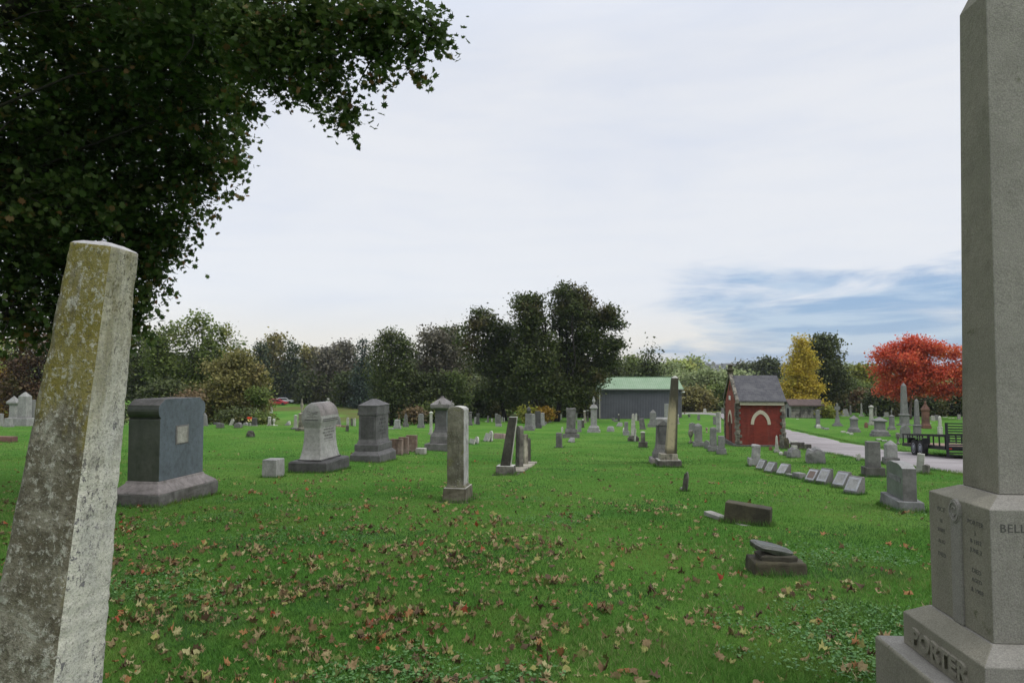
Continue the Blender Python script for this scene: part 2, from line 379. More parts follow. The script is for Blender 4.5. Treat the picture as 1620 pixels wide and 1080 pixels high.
# ================================================================ setting
def nonuni(a, b, near, growth, mx):
    out = [0.0]; s = near
    while out[-1] < b: out.append(out[-1] + s); s = min(s * growth, mx)
    neg = [0.0]; s = near
    while neg[-1] > a: neg.append(neg[-1] - s); s = min(s * growth, mx)
    return np.array(sorted(set(neg[1:] + out)))
def make_ground():
    xs = nonuni(-4500, 4500, .35, 1.022, 300); ys = nonuni(-400, 5500, .35, 1.018, 300)
    X, Y = np.meshgrid(xs, ys); Z = EYE - ground_h(X, Y)
    nx, ny = len(xs), len(ys)
    V = np.stack([X, Y, Z], -1).reshape(-1, 3)
    idx = np.arange(nx * ny).reshape(ny, nx)
    F = np.stack([idx[:-1, :-1], idx[:-1, 1:], idx[1:, 1:], idx[1:, :-1]], -1).reshape(-1, 4)
    me = bpy.data.meshes.new('ground'); me.vertices.add(len(V)); me.vertices.foreach_set('co', V.reshape(-1).astype(np.float32))
    me.loops.add(F.size); me.loops.foreach_set('vertex_index', F.reshape(-1).astype(np.int32))
    me.polygons.add(len(F)); me.polygons.foreach_set('loop_start', np.arange(len(F), dtype=np.int32) * 4)
    me.update(calc_edges=True); me.polygons.foreach_set('use_smooth', [True] * len(F))
    m, nt, out = mat('mown_lawn'); g = N(nt)
    P = g.n('ShaderNodeNewGeometry').outputs['Position']
    big = g.noise(P, .22, 4, .6); mid = g.noise(P, 1.1, 5, .65); fine = g.noise(g.map(P, (1, .6, 1)), 14, 5, .75)
    c = g.mix(g.step(big, .35, .65), (.060, .165, .022), (.100, .205, .034))
    c = g.mix(g.math('MULTIPLY', g.step(mid, .5, .72), .55), c, (.14, .175, .045))
    c = g.mix(g.math('MULTIPLY', g.step(g.noise(P, .5, 3, .5), .58, .72), .4), c, (.03, .105, .022))
    c = g.mix(1.0, c, g.ramp(fine, [(.25, (.5, .55, .5)), (.5, (1, 1, 1)), (.75, (1.25, 1.2, 1.1))]), 'MULTIPLY')
    # rough brownish meadow on the far slopes
    sp = g.n('ShaderNodeSeparateXYZ'); g.l(P, sp.inputs[0])
    farm = g.math('MULTIPLY', g.step(sp.outputs[1], 108, 125), g.step(g.noise(P, .06, 4, .6), .42, .58))
    c = g.mix(g.math('MULTIPLY', farm, .85), c, (.105, .10, .035))
    h = g.math('ADD', g.math('MULTIPLY', fine, 1.0), g.noise(P, 60, 3, .7))
    g.l(g.bsdf(c, 1.0, g.bump(h, .9, .04), .05), out.inputs[0])
    o = link('ground', me, m); tag(o, kind='structure'); return o
make_ground()

# ---- road: lane between the two halves of the cemetery
ROADPTS = [(10.5, 2), (11.0, 8), (11.6, 14), (12.05, 19), (12.6, 24), (13.9, 31), (15.8, 38.5), (17.6, 46), (19.5, 54), (21.3, 62), (23.4, 72), (26.2, 84), (29.3, 97), (30.8, 107), (29, 116), (20, 123), (5, 128)]
def catmull(pts, n=24):
    P = [np.array(p, float) for p in pts]; P = [2 * P[0] - P[1]] + P + [2 * P[-1] - P[-2]]; o = []
    for i in range(1, len(P) - 2):
        for k in range(n):
            t = k / n
            o.append(.5 * ((2 * P[i]) + (P[i + 1] - P[i - 1]) * t + (2 * P[i - 1] - 5 * P[i] + 4 * P[i + 1] - P[i + 2]) * t * t + (-P[i - 1] + 3 * P[i] - 3 * P[i + 1] + P[i + 2]) * t ** 3))
    o.append(P[-2]); return np.array(o)
def make_road():
    c = catmull(ROADPTS); t = np.gradient(c, axis=0); t /= np.linalg.norm(t, axis=1)[:, None]; nrm = np.stack([t[:, 1], -t[:, 0]], -1)
    m = MB(); K = 12; rs = []
    for i in range(len(c)):
        wob = .10 * math.sin(i * .23) + .07 * math.sin(i * .61 + 2) + .04 * math.sin(i * 1.7)
        row = []
        for k in range(K + 1):
            s = k / K; o = -0.15 - wob * (s < .5) + s * (3.95 + wob * .8)
            p = c[i] + nrm[i] * o
            crown = .035 + .03 * math.sin(PI * s) - (.10 if k in (0, K) else 0)
            row.append((p[0], p[1], gz(p[0], p[1]) + crown))
        rs.append(row)
    n = K + 1; vs = [p for r in rs for p in r]; fs = []
    for i in range(len(rs) - 1):
        for k in range(K): fs.append((i * n + k, i * n + k + 1, (i + 1) * n + k + 1, (i + 1) * n + k))
    m.add(vs, fs)
    mt, nt, out = mat('worn_asphalt'); g = N(nt); P = g.n('ShaderNodeNewGeometry').outputs['Position']
    c1 = g.mix(g.step(g.noise(P, .5, 5, .6), .35, .65), (.30, .275, .27), (.24, .218, .214))
    c1 = g.mix(g.math('MULTIPLY', g.step(g.noise(P, 2.2, 6, .7), .6, .7), .35), c1, (.17, .152, .145))
    c1 = g.mix(g.math('MULTIPLY', g.step(g.noise(g.map(P, (1.1, .10, 1)), 1.0, 3, .5), .5, .66), .5), c1, (.19, .172, .168))
    c1 = g.mix(g.math('MULTIPLY', g.step(g.noise(P, 9, 5, .8), .60, .66), .5), c1, (.13, .12, .11))
    f = g.noise(P, 70, 3, .7)
    c1 = g.mix(1.0, c1, g.ramp(f, [(.3, (.8,) * 3), (.7, (1.12,) * 3)]), 'MULTIPLY')
    g.l(g.bsdf(c1, .95, g.bump(f, .4, .01), .1), out.inputs[0])
    o = m.build('road', mt, smooth=True); tag(o, kind='structure')
make_road()

# ---- grass blades on the near lawn
def grass(name, n, y0, y1, wid, hgt, seed, power=2.0, lat=.92):
    r = np.random.default_rng(seed)
    u = r.random(n); a = 1 - power
    Y = (y0 ** a + u * (y1 ** a - y0 ** a)) ** (1 / a) if abs(a) > 1e-6 else y0 * (y1 / y0) ** u
    X = (r.random(n) * 2 - 1) * (lat * Y + 1.8)
    cxy = catmull(ROADPTS); xr = np.interp(Y, cxy[:, 1][:300], cxy[:, 0][:300])
    keep = ~((X > xr - .1) & (X < xr + 3.7)); X = X[keep]; Y = Y[keep]; n = len(X)
    Z = EYE - ground_h(X, Y) - .006
    th = r.random(n) * 2 * PI; pn = .5 + .5 * np.sin(X * 1.7 + 2 * np.sin(Y * 1.1)) * np.sin(Y * 1.9 + X * .6)
    h = hgt * (.45 + .9 * r.random(n)) * (.7 + .5 * pn); w = wid * (.6 + .8 * r.random(n)) * np.sqrt(np.maximum(1, Y / (y0 * 1.6)))
    lx, ly = (r.normal(0, .55, n) * h, r.normal(0, .55, n) * h)
    V = np.zeros((n, 3, 3))
    dx, dy = np.cos(th) * w / 2, np.sin(th) * w / 2
    V[:, 0] = np.stack([X - dx, Y - dy, Z], -1); V[:, 1] = np.stack([X + dx, Y + dy, Z], -1); V[:, 2] = np.stack([X + lx, Y + ly, Z + h], -1)
    tint = np.clip(.5 * r.random(n) + .5 * (.5 + .5 * np.sin(X * .9 + np.sin(Y * .7) * 2 + 1)) + r.normal(0, .1, n), 0, 1)
    me = np_mesh(name, V, 3, tint)
    o = link(name, me, GM); tag(o, kind='stuff', label=None); return o
m, nt, out = mat('grass_blades'); g = N(nt)
a = g.n('ShaderNodeAttribute', attribute_name='tint'); P = g.n('ShaderNodeNewGeometry').outputs['Position']
c = g.ramp(a.outputs['Fac'], [(0, (.038, .108, .020)), (.45, (.066, .168, .027)), (.8, (.110, .222, .040)), (.95, (.18, .23, .075)), (1, (.27, .26, .12))])
c = g.mix(g.math('MULTIPLY', g.step(g.noise(P, .7, 4, .6), .47, .64), .75), c, (.145, .225, .045))
c = g.mix(g.math('MULTIPLY', g.step(g.noise(P, 2.6, 4, .65), .60, .72), .5), c, (.19, .18, .07))
c = g.mix(g.math('MULTIPLY', g.step(g.noise(P, .45, 3, .6), .50, .62), .6), c, (.034, .100, .034))
d = g.bsdf(c, .75, None, .15); t = g.n('ShaderNodeBsdfTranslucent'); g.l(c, t.inputs[0])
mx = g.n('ShaderNodeMixShader'); mx.inputs[0].default_value = .3; g.l(d, mx.inputs[1]); g.l(t.outputs[0], mx.inputs[2]); g.l(mx.outputs[0], out.inputs[0])
GM = m
go = grass('grass', 680000, 2.2, 24, .0055, .045, 3, 1.5)
go['label'] = 'short mown green grass of the near lawn'; go['category'] = 'grass'
go = grass('grass', 160000, 22, 60, .016, .05, 4, 1.2)
go['label'] = 'green lawn grass further back among the headstones'; go['category'] = 'grass'

def edge_grass():
    """taller untrimmed grass against the foot of each stone"""
    r = np.random.default_rng(31); Vs = []; ts = []
    for cx, cy, hx, hy, rot in FOOTS:
        per = 4 * (hx + hy); n = int(min(1500, per * (420 if cy < 12 else 260 if cy < 22 else 120)))
        t = r.random(n) * per; side = np.searchsorted(np.array([2 * hx, 2 * hx + 2 * hy, 4 * hx + 2 * hy]), t)
        u = r.random(n) * 2 - 1; off = np.abs(r.normal(0, .025, n)) + .004
        x = np.where(side % 2 == 0, u * hx * 1.05, np.where(side == 1, hx + off, -hx - off)); y = np.where(side % 2 == 1, u * hy * 1.05, np.where(side == 0, -hy - off, hy + off))
        X = cx + x * math.cos(rot) - y * math.sin(rot); Y = cy + x * math.sin(rot) + y * math.cos(rot); Z = EYE - ground_h(X, Y) - .005
        th = r.random(n) * 2 * PI; h = (.045 + .075 * r.random(n) ** 1.6); w = .006 * math.sqrt(max(1, cy / 5))
        V = np.zeros((n, 3, 3)); dx, dy = np.cos(th) * w / 2, np.sin(th) * w / 2
        V[:, 0] = np.stack([X - dx, Y - dy, Z], -1); V[:, 1] = np.stack([X + dx, Y + dy, Z], -1)
        V[:, 2] = np.stack([X + r.normal(0, .3, n) * h, Y + r.normal(0, .3, n) * h, Z + h], -1); Vs.append(V); ts.append(r.random(n) * .9)
    c = catmull(ROADPTS); c = c[(c[:, 1] > 14) & (c[:, 1] < 95)]
    for off0 in (-.12, 4.05):
        n = 9000; i = r.random(n) ** 1.4 * (len(c) - 2); k = i.astype(int); f = (i - k)[:, None]; p = c[k] * (1 - f) + c[k + 1] * f; t = c[k + 1] - c[k]; t /= np.linalg.norm(t, axis=1)[:, None]
        o_ = off0 + r.normal(0, .10, n) * (1 if off0 > 0 else -1); X = p[:, 0] + t[:, 1] * o_; Y = p[:, 1] - t[:, 0] * o_; Z = EYE - ground_h(X, Y) - .005
        th = r.random(n) * 2 * PI; h = .05 + .07 * r.random(n); w = .006 * np.sqrt(Y / 5)
        V = np.zeros((n, 3, 3)); dx, dy = np.cos(th) * w / 2, np.sin(th) * w / 2
        V[:, 0] = np.stack([X - dx, Y - dy, Z], -1); V[:, 1] = np.stack([X + dx, Y + dy, Z], -1); V[:, 2] = np.stack([X + r.normal(0, .3, n) * h, Y, Z + h], -1); Vs.append(V); ts.append(r.random(n))
    o = link('grass', np_mesh('grass', np.concatenate(Vs), 3, np.concatenate(ts)), GM); tag(o, 'longer untrimmed grass tufts round the feet of the gravestones', 'grass', kind='stuff')
def clover():
    r = np.random.default_rng(41); n = 260000
    Y = 2.6 * (13 / 2.6) ** r.random(n); X = (r.random(n) * 2 - 1) * .85 * Y
    f = np.sin(X * 1.15 + 1.5 * np.sin(Y * .8 + .6)) * np.sin(Y * 1.35 + 1.2 * np.sin(X * .7)) + .25 * np.sin(X * 5.1 + Y * 3) * np.sin(Y * 4.7 - X)
    k = (f > .30 + .5 * r.random(n)) & (r.random(n) < .34); X, Y = X[k], Y[k]; n = len(X)
    C = np.stack([X, Y, EYE - ground_h(X, Y) + .014 + .024 * r.random(n)], -1)
    t = np.linspace(0, 2 * PI, 8)[:-1]; shp = np.stack([np.cos(t) * .5, np.sin(t) * .5], -1)
    V = leaf_polys(C, .013 + .012 * r.random(n), np.abs(r.normal(0, .45, n)), r, shp, .5)
    m, nt, out = mat('clover_leaves'); g = N(nt); a = g.n('ShaderNodeAttribute', attribute_name='tint')
    g.l(g.bsdf(g.ramp(a.outputs['Fac'], [(0, (.035, .10, .022)), (.7, (.060, .145, .034)), (1, (.11, .20, .065))]), .6, None, .25), out.inputs[0])
    o = link('clover', np_mesh('clover', V, 7, r.random(n)), m); tag(o, 'patches of small round clover leaves among the near grass', 'clover', kind='stuff'); print('clover', n)
# ---- fallen leaves
MAPLE = np.array([(0, -.45), (.12, -.3), (.34, -.34), (.27, -.1), (.5, .1), (.24, .15), (.27, .38), (.09, .28), (0, .56), (-.09, .28), (-.27, .38), (-.24, .15), (-.5, .1), (-.27, -.1), (-.34, -.34), (-.12, -.3)])
def leaf_polys(C, size, nrm_tilt, r, shape=MAPLE, curl=.6, up=None):
    """C (n,3) centres; random yaw, tilt from +Z by nrm_tilt rad array"""
    n = len(C); k = len(shape)
    L = np.zeros((n, k, 3)); sx = size[:, None]
    cu = (r.random(n) * 1.4 - .3)[:, None] * curl
    L[:, :, 0] = shape[None, :, 0] * sx; L[:, :, 1] = shape[None, :, 1] * sx
    L[:, :, 2] = (cu * (shape[None, :, 0] ** 2) * 1.6 + (r.normal(0, .35, n)[:, None]) * curl * shape[None, :, 1] ** 2 + r.normal(0, .07, (n, k)) * curl) * sx
    yaw = r.random(n) * 2 * PI; ta = r.random(n) * 2 * PI
    ct, st = np.cos(nrm_tilt), np.sin(nrm_tilt); ca, sa = np.cos(ta), np.sin(ta)
    cy, sy = np.cos(yaw), np.sin(yaw)
    x = L[:, :, 0] * cy[:, None] - L[:, :, 1] * sy[:, None]; y = L[:, :, 0] * sy[:, None] + L[:, :, 1] * cy[:, None]; z = L[:, :, 2]
    # rotate about horizontal axis (ca, sa, 0) by tilt
    ax = np.stack([ca, sa, np.zeros(n)], -1)[:, None, :]; v = np.stack([x, y, z], -1)
    dot = (v * ax).sum(-1, keepdims=True); cr = np.cross(np.broadcast_to(ax, v.shape), v)
    v = v * ct[:, None, None] + cr * st[:, None, None] + ax * dot * (1 - ct)[:, None, None]
    return v + C[:, None, :]
def fallen():
    r = np.random.default_rng(11); Cs = []
    n = 200000
    Y = 2.6 * (34 / 2.6) ** r.random(n); X = (r.random(n) * 2 - 1) * (.85 * Y + 1.5)
    a = X / Y
    clump = .5 + .5 * np.sin(X * 2.1 + 1.3 * np.sin(Y * 1.7)) * np.sin(Y * 2.3 + 1.1 * np.sin(X * 1.9 + 1))
    clump2 = .5 + .5 * np.sin(X * .55 + 2 * np.sin(Y * .3)) * np.sin(Y * .8 + 1)
    dens = (.16 + .50 * ss((.40 - a) / .6)) * (.42 + .58 * clump ** 2) * (.6 + .5 * clump2) * (1 - .62 * ss((Y - 7.0) / 10)) * (1 - .55 * ss((Y - 15) / 10))
    dens *= .42 * (1 - .35 * ss((4.6 - Y) / 1.5))
    k = r.random(n) < dens * .44
    X, Y = X[k], Y[k]
    # tight heaps of a few leaves
    j = r.random(len(X)) < .26
    ex = np.repeat(X[j], 4) + r.normal(0, .10, j.sum() * 4); ey = np.repeat(Y[j], 4) + r.normal(0, .08, j.sum() * 4)
    X = np.concatenate([X, ex]); Y = np.concatenate([Y, ey]); n = len(X)
    C = np.stack([X, Y, EYE - ground_h(X, Y) + .004 + r.random(n) * .034], -1)
    size = .034 + .066 * r.random(n) ** 1.2; tilt = np.abs(r.normal(0, .55, n))
    V = leaf_polys(C, size, tilt, r, curl=1.7)
    ax_ = r.random(n) * 2 * PI; dv = np.stack([np.cos(ax_), np.sin(ax_), 0 * ax_], -1)[:, None, :]; sq = (r.random(n) ** 1.3 * .65)[:, None, None]; rel = V - C[:, None, :]; V = C[:, None, :] + rel - dv * (rel * dv).sum(-1, keepdims=True) * sq
    tint = r.random(n)
    me = np_mesh('fallen_leaves', V, len(MAPLE), tint)
    m, nt, out = mat('dry_maple_leaves'); g = N(nt)
    a = g.n('ShaderNodeAttribute', attribute_name='tint')
    c = g.ramp(a.outputs['Fac'], [(0, (.10, .065, .038)), (.10, (.17, .11, .055)), (.24, (.25, .18, .09)), (.42, (.28, .22, .11)), (.56, (.27, .27, .085)), (.70, (.34, .32, .15)), (.80, (.16, .18, .055)), (.92, (.30, .15, .06)), (.982, (.34, .07, .035))], 'CONSTANT')
    P = g.n('ShaderNodeNewGeometry').outputs['Position']
    c = g.mix(1.0, c, g.ramp(g.noise(P, 55, 4, .7), [(.3, (.6, .55, .5)), (.6, (1.05, 1.05, 1.05))]), 'MULTIPLY')
    d = g.bsdf(c, .7, None, .2); t = g.n('ShaderNodeBsdfTranslucent'); g.l(c, t.inputs[0])
    mx = g.n('ShaderNodeMixShader'); mx.inputs[0].default_value = .2; g.l(d, mx.inputs[1]); g.l(t.outputs[0], mx.inputs[2]); g.l(mx.outputs[0], out.inputs[0])
    o = link('fallen_leaves', me, m); tag(o, 'tan, yellow, brown and red maple leaves scattered over the grass', 'leaf litter', kind='stuff')
    print('fallen', n)
fallen()
clover()

# ---- far hills
def hills():
    def ridge(Y0, top, x0, x1, seed, depth):
        r = random.Random(seed); xs = np.arange(x0, x1, 14.0); rows = []
        prof = [(-depth, -.9), (-depth * .6, -.35), (-depth * .25, .2), (0, .5), (depth * .6, .2), (depth, -.8)]
        for dy, f in prof:
            row = []
            for x in xs:
                hh = top + 10 * math.sin(x / 260 + seed) + 6 * math.sin(x / 97 + seed * 2)
                z = -60 + (hh + 60) * (.5 + .5 * f * 2 if f < .5 else 1) if f >= 0 else -60 + (hh + 60) * (1 + f)
                z += mnoise.noise(Vector((x * .03, dy * .03, seed))) * 5
                row.append((x, Y0 + dy, z))
            rows.append(row)
        return rows
    m = MB()
    for args in [(1500, 17, -2200, 2400, 1.0, 380), (900, -2, -300, 1300, 2.4, 200)]:
        rows = ridge(*args); n = len(rows[0]); vs = [p for q in rows for p in q]
        fs = [(i * n + k, i * n + k + 1, (i + 1) * n + k + 1, (i + 1) * n + k) for i in range(len(rows) - 1) for k in range(n - 1)]
        m.add(vs, fs)
    mt, nt, out = mat('wooded_hills'); g = N(nt); P = g.n('ShaderNodeNewGeometry').outputs['Position']
    c1 = g.mix(g.step(g.noise(P, .03, 6, .75), .4, .6), (.07, .075, .065), (.11, .10, .085))
    g.l(g.bsdf(c1, 1, None, .05), out.inputs[0])
    o = m.build('hills', mt, smooth=True); tag(o, kind='structure')
    return
hills()

# ================================================================ trees
CARD5 = np.array([(0, -.5), (.5, -.12), (.32, .45), (-.3, .5), (-.5, -.1)])
CARD6 = np.array([(0, -.5), (.42, -.3), (.34, .12), (.08, .5), (-.36, .28), (-.46, -.2)])
def crown_pts(lobes, n, r, clump=.35, k=9, shell=.42, squash=1.0):
    """leaf centres: clumps scattered through the outer part of each lobe, leaving gaps between clumps"""
    L = np.array(lobes); vol = np.prod(L[:, 3:6], axis=1) ** (2 / 3); pr = vol / vol.sum()
    nc = max(1, n // k); li = r.choice(len(L), nc, p=pr)
    d = r.normal(size=(nc, 3)); d /= np.linalg.norm(d, axis=1)[:, None]
    rad = r.random(nc) ** shell
    wob = 1 + .16 * np.sin(d[:, 0] * 5 + li) * np.cos(d[:, 2] * 6 + li * 2) + .1 * r.normal(size=nc)
    C = L[li, :3] + d * L[li, 3:6] * (rad * wob)[:, None]
    C = np.repeat(C, k, axis=0); ct = np.repeat(r.random(nc), k)
    off = r.normal(0, 1, (nc * k, 3)) * clump; off[:, 2] *= .55 * squash
    return C + off, ct
def make_crown(lobes, n, leaf, r, parent, mt, name='crown', clump=.35, k=9, shape=CARD5, shell=.42, tilt=.9, curl=.5, org=None):
    C, ct = crown_pts(lobes, n, r, clump, k, shell)
    m_ = len(C); size = leaf * (.6 + .8 * r.random(m_))
    V = leaf_polys(C, size, np.abs(r.normal(0, tilt, m_)), r, shape, curl)
    if org is not None: V = V - np.array(org)[None, None, :]
    tint = np.clip(.55 * ct + .45 * r.random(m_), 0, 1)
    me = np_mesh(name, V, len(shape), tint)
    return link(name, me, mt, parent)
def limb_path(a, b, r, wob, n=6, sag=0.0):
    a = np.array(a, float); b = np.array(b, float); o = []
    L = np.linalg.norm(b - a); w1 = r.normal(0, 1, 3) * wob * L; w2 = r.normal(0, 1, 3) * wob * L * .5
    for i in range(n + 1):
        t = i / n
        o.append(tuple(a + (b - a) * t + w1 * math.sin(PI * t) + w2 * math.sin(2 * PI * t) + np.array([0, 0, sag * L * math.sin(PI * t)])))
    return o
SEED = [100]
def tree(label, u, vt, w, Y, kind, lm, vb=None, n=4000, leaf=None, lobes_px=None, bark='bark', group=None, cat='tree', name=None, clump=None, base_u=None, k=9, trunk_r=None, shell=.42, limbs=5, fat=1.0):
    SEED[0] += 1; r = np.random.default_rng(SEED[0])
    s = Y / FPX
    xb = (ray(base_u if base_u is not None else u, HORZ)[0]) * Y
    z0 = gz(xb, Y)
    top = at_depth(u, vt, Y).z
    zb = at_depth(u, vb, Y).z if vb is not None else z0 + (top - z0) * .18
    zb = max(zb, z0 - .1); H = top - zb
    cx = ray(u, HORZ)[0] * Y; W = w * s
    lobes = []
    if lobes_px:
        for q in lobes_px:
            p = at_depth(q[0], q[1], Y); rr = q[2] * s; dy = q[3] * s if len(q) > 3 else r.normal(0, .35) * rr
            lobes.append((p.x, Y + dy, p.z, rr * (1.1 if lm == 'red' else 1), rr, rr * (.74 if lm == 'red' else .9)))
    elif kind == 'broad':
        nl = 15
        for i in range(nl):
            t = (i + .5) / nl; hgt = t ** .85
            wid = math.sin(PI * min(1, .12 + hgt * .80)) ** .65
            a = i * 2.4 + r.random() * .8; q = W * .5 * wid * (.45 + .35 * r.random())
            rr = (W * .17 + H * .06) * (.8 + .5 * r.random()) * (1.05 - .4 * hgt) * fat
            lobes.append((cx + q * math.cos(a), Y + q * math.sin(a), min(zb + H * hgt, top - rr * .85), rr * 1.1, rr * 1.1, rr))
        lobes.append((cx + r.normal(0, .06) * W, Y, top - W * .16, W * .17, W * .17, W * .16))
    elif kind == 'conifer':
        nl = 13
        for i in range(nl):
            t = i / (nl - 1); rad = W * .5 * (1 - t) ** .8 + W * .04
            for a in range(4):
                an = a * PI / 2 + i * .9; q = rad * .55 * (1 + .2 * r.normal())
                lobes.append((cx + q * math.cos(an), Y + q * math.sin(an), zb + H * t * .97, rad * .5, rad * .5, H / nl * .42))
    elif kind == 'pine':
        nl = 10
        for i in range(nl):
            t = i / (nl - 1)
            for a in range(4):
                an = a * PI / 2 + i * 1.1 + r.random() * .5; rad = W * .5 * (1.05 - .65 * t) * (.7 + .5 * r.random())
                lobes.append((cx + rad * .6 * math.cos(an), Y + rad * .6 * math.sin(an), zb + H * t * .94 + r.normal() * H * .02, rad * .5, rad * .5, H / nl * .36))
    elif kind == 'column':
        for i in range(9):
            t = i / 8; wd = W * .42 * (math.sin(PI * (.22 + .66 * t)) ** .6)
            lobes.append((cx + r.normal(0, .06) * W, Y + r.normal(0, .06) * W, zb + H * t * .93, wd, wd, H * .10))
    elif kind == 'dome':
        lobes.append((cx, Y, zb + H * .45, W * .48, W * .48, H * .52))
        for i in range(6):
            a = i * 1.05; lobes.append((cx + W * .22 * math.cos(a), Y + W * .22 * math.sin(a), zb + H * (.3 + .08 * i), W * .26, W * .26, H * .25))
    elif kind == 'cone':
        for i in range(12):
            t = i / 11; wd = W * .5 * (1 - t) ** .65 * (.8 + .3 * r.random()) + W * .05
            a = i * 2.2
            for s2 in (0, PI):
                lobes.append((cx + wd * .4 * math.cos(a + s2), Y + wd * .4 * math.sin(a + s2), zb + H * t * .96, wd * .66, wd * .66, H * .085))
    elif kind == 'shrub':
        for i in range(8):
            a = i * 2.4; q = W * .3 * r.random() ** .5
            rr = W * .22 * (.8 + .4 * r.random()); lobes.append((cx + q * math.cos(a), Y + q * math.sin(a), zb + H * (.25 + .5 * r.random()), rr, rr, min(rr, H * .35)))
    if kind in ('broad', 'cone'):
        big_ = lobes; lobes = []
        for L in big_:
            lobes.append((L[0], L[1], L[2], L[3] * .82, L[4] * .82, L[5] * .82))
            for _ in range(5):
                dd = r.normal(size=3); dd /= np.linalg.norm(dd); f_ = .34 + .2 * r.random()
                lobes.append((L[0] + dd[0] * L[3] * .72, L[1] + dd[1] * L[4] * .72, min(L[2] + dd[2] * L[5] * .75, top), L[3] * f_, L[4] * f_, L[5] * f_))
    if lm == 'arbor': lobes = [(a_[0], a_[1], a_[2], a_[3], a_[4], a_[5] * 1.5) for a_ in lobes]
    nm = name or {'broad': 'deciduous_tree', 'conifer': 'spruce_tree', 'pine': 'pine_tree', 'column': 'arborvitae_tree', 'dome': 'round_tree', 'cone': 'deciduous_tree', 'shrub': 'shrub'}[kind]
    root = empty(nm, (xb, Y, z0)); org = (xb, Y, z0)
    tag(root, label, cat, group)
    leaf = (leaf * .72) if leaf else max(.10, Y * .0029); n = int(n * 2.0)
    crown = make_crown(lobes, n, leaf, r, root, LM[lm], clump=clump or leaf * 2.3, k=k, org=org, shell=shell)
    tr = trunk_r or max(.06, (top - z0) * .018)
    t_ = MB()
    tp = np.array([(cx - xb) * .8, 0, (zb - z0) + H * (.55 if kind in ('broad', 'shrub') else .9)])
    pth = limb_path((0, 0, -.25), tp, r, .012, 7)
    t_.tube(pth, [tr * (1.25 if i == 0 else 1 - .75 * i / 7) for i in range(8)], 8)
    t_.build('trunk', M[bark], root, smooth=True)
    if kind in ('broad', 'cone', 'shrub') or lobes_px:
        b = MB(); idx = r.permutation(len(lobes))[:limbs]
        for i in idx:
            q = np.array(lobes[i][:3]) - np.array(org); q0 = np.array(pth[3 + int(r.integers(0, 3))]) if kind != 'shrub' else np.array((0, 0, 0))
            if q[2] < q0[2]: q0 = np.array(pth[2])
            b.tube(limb_path(q0, q, r, .05, 5, .05), [tr * .45 * (1 - .8 * k2 / 5) for k2 in range(6)], 5)
            for _ in range(2):
                e = q + r.normal(0, 1, 3) * np.array(lobes[i][3:6]) * .75
                b.tube(limb_path(q, e, r, .05, 3), [tr * .14, tr * .10, tr * .06, tr * .03], 4)
        b.build('limbs', M[bark], root, smooth=True)
    return root

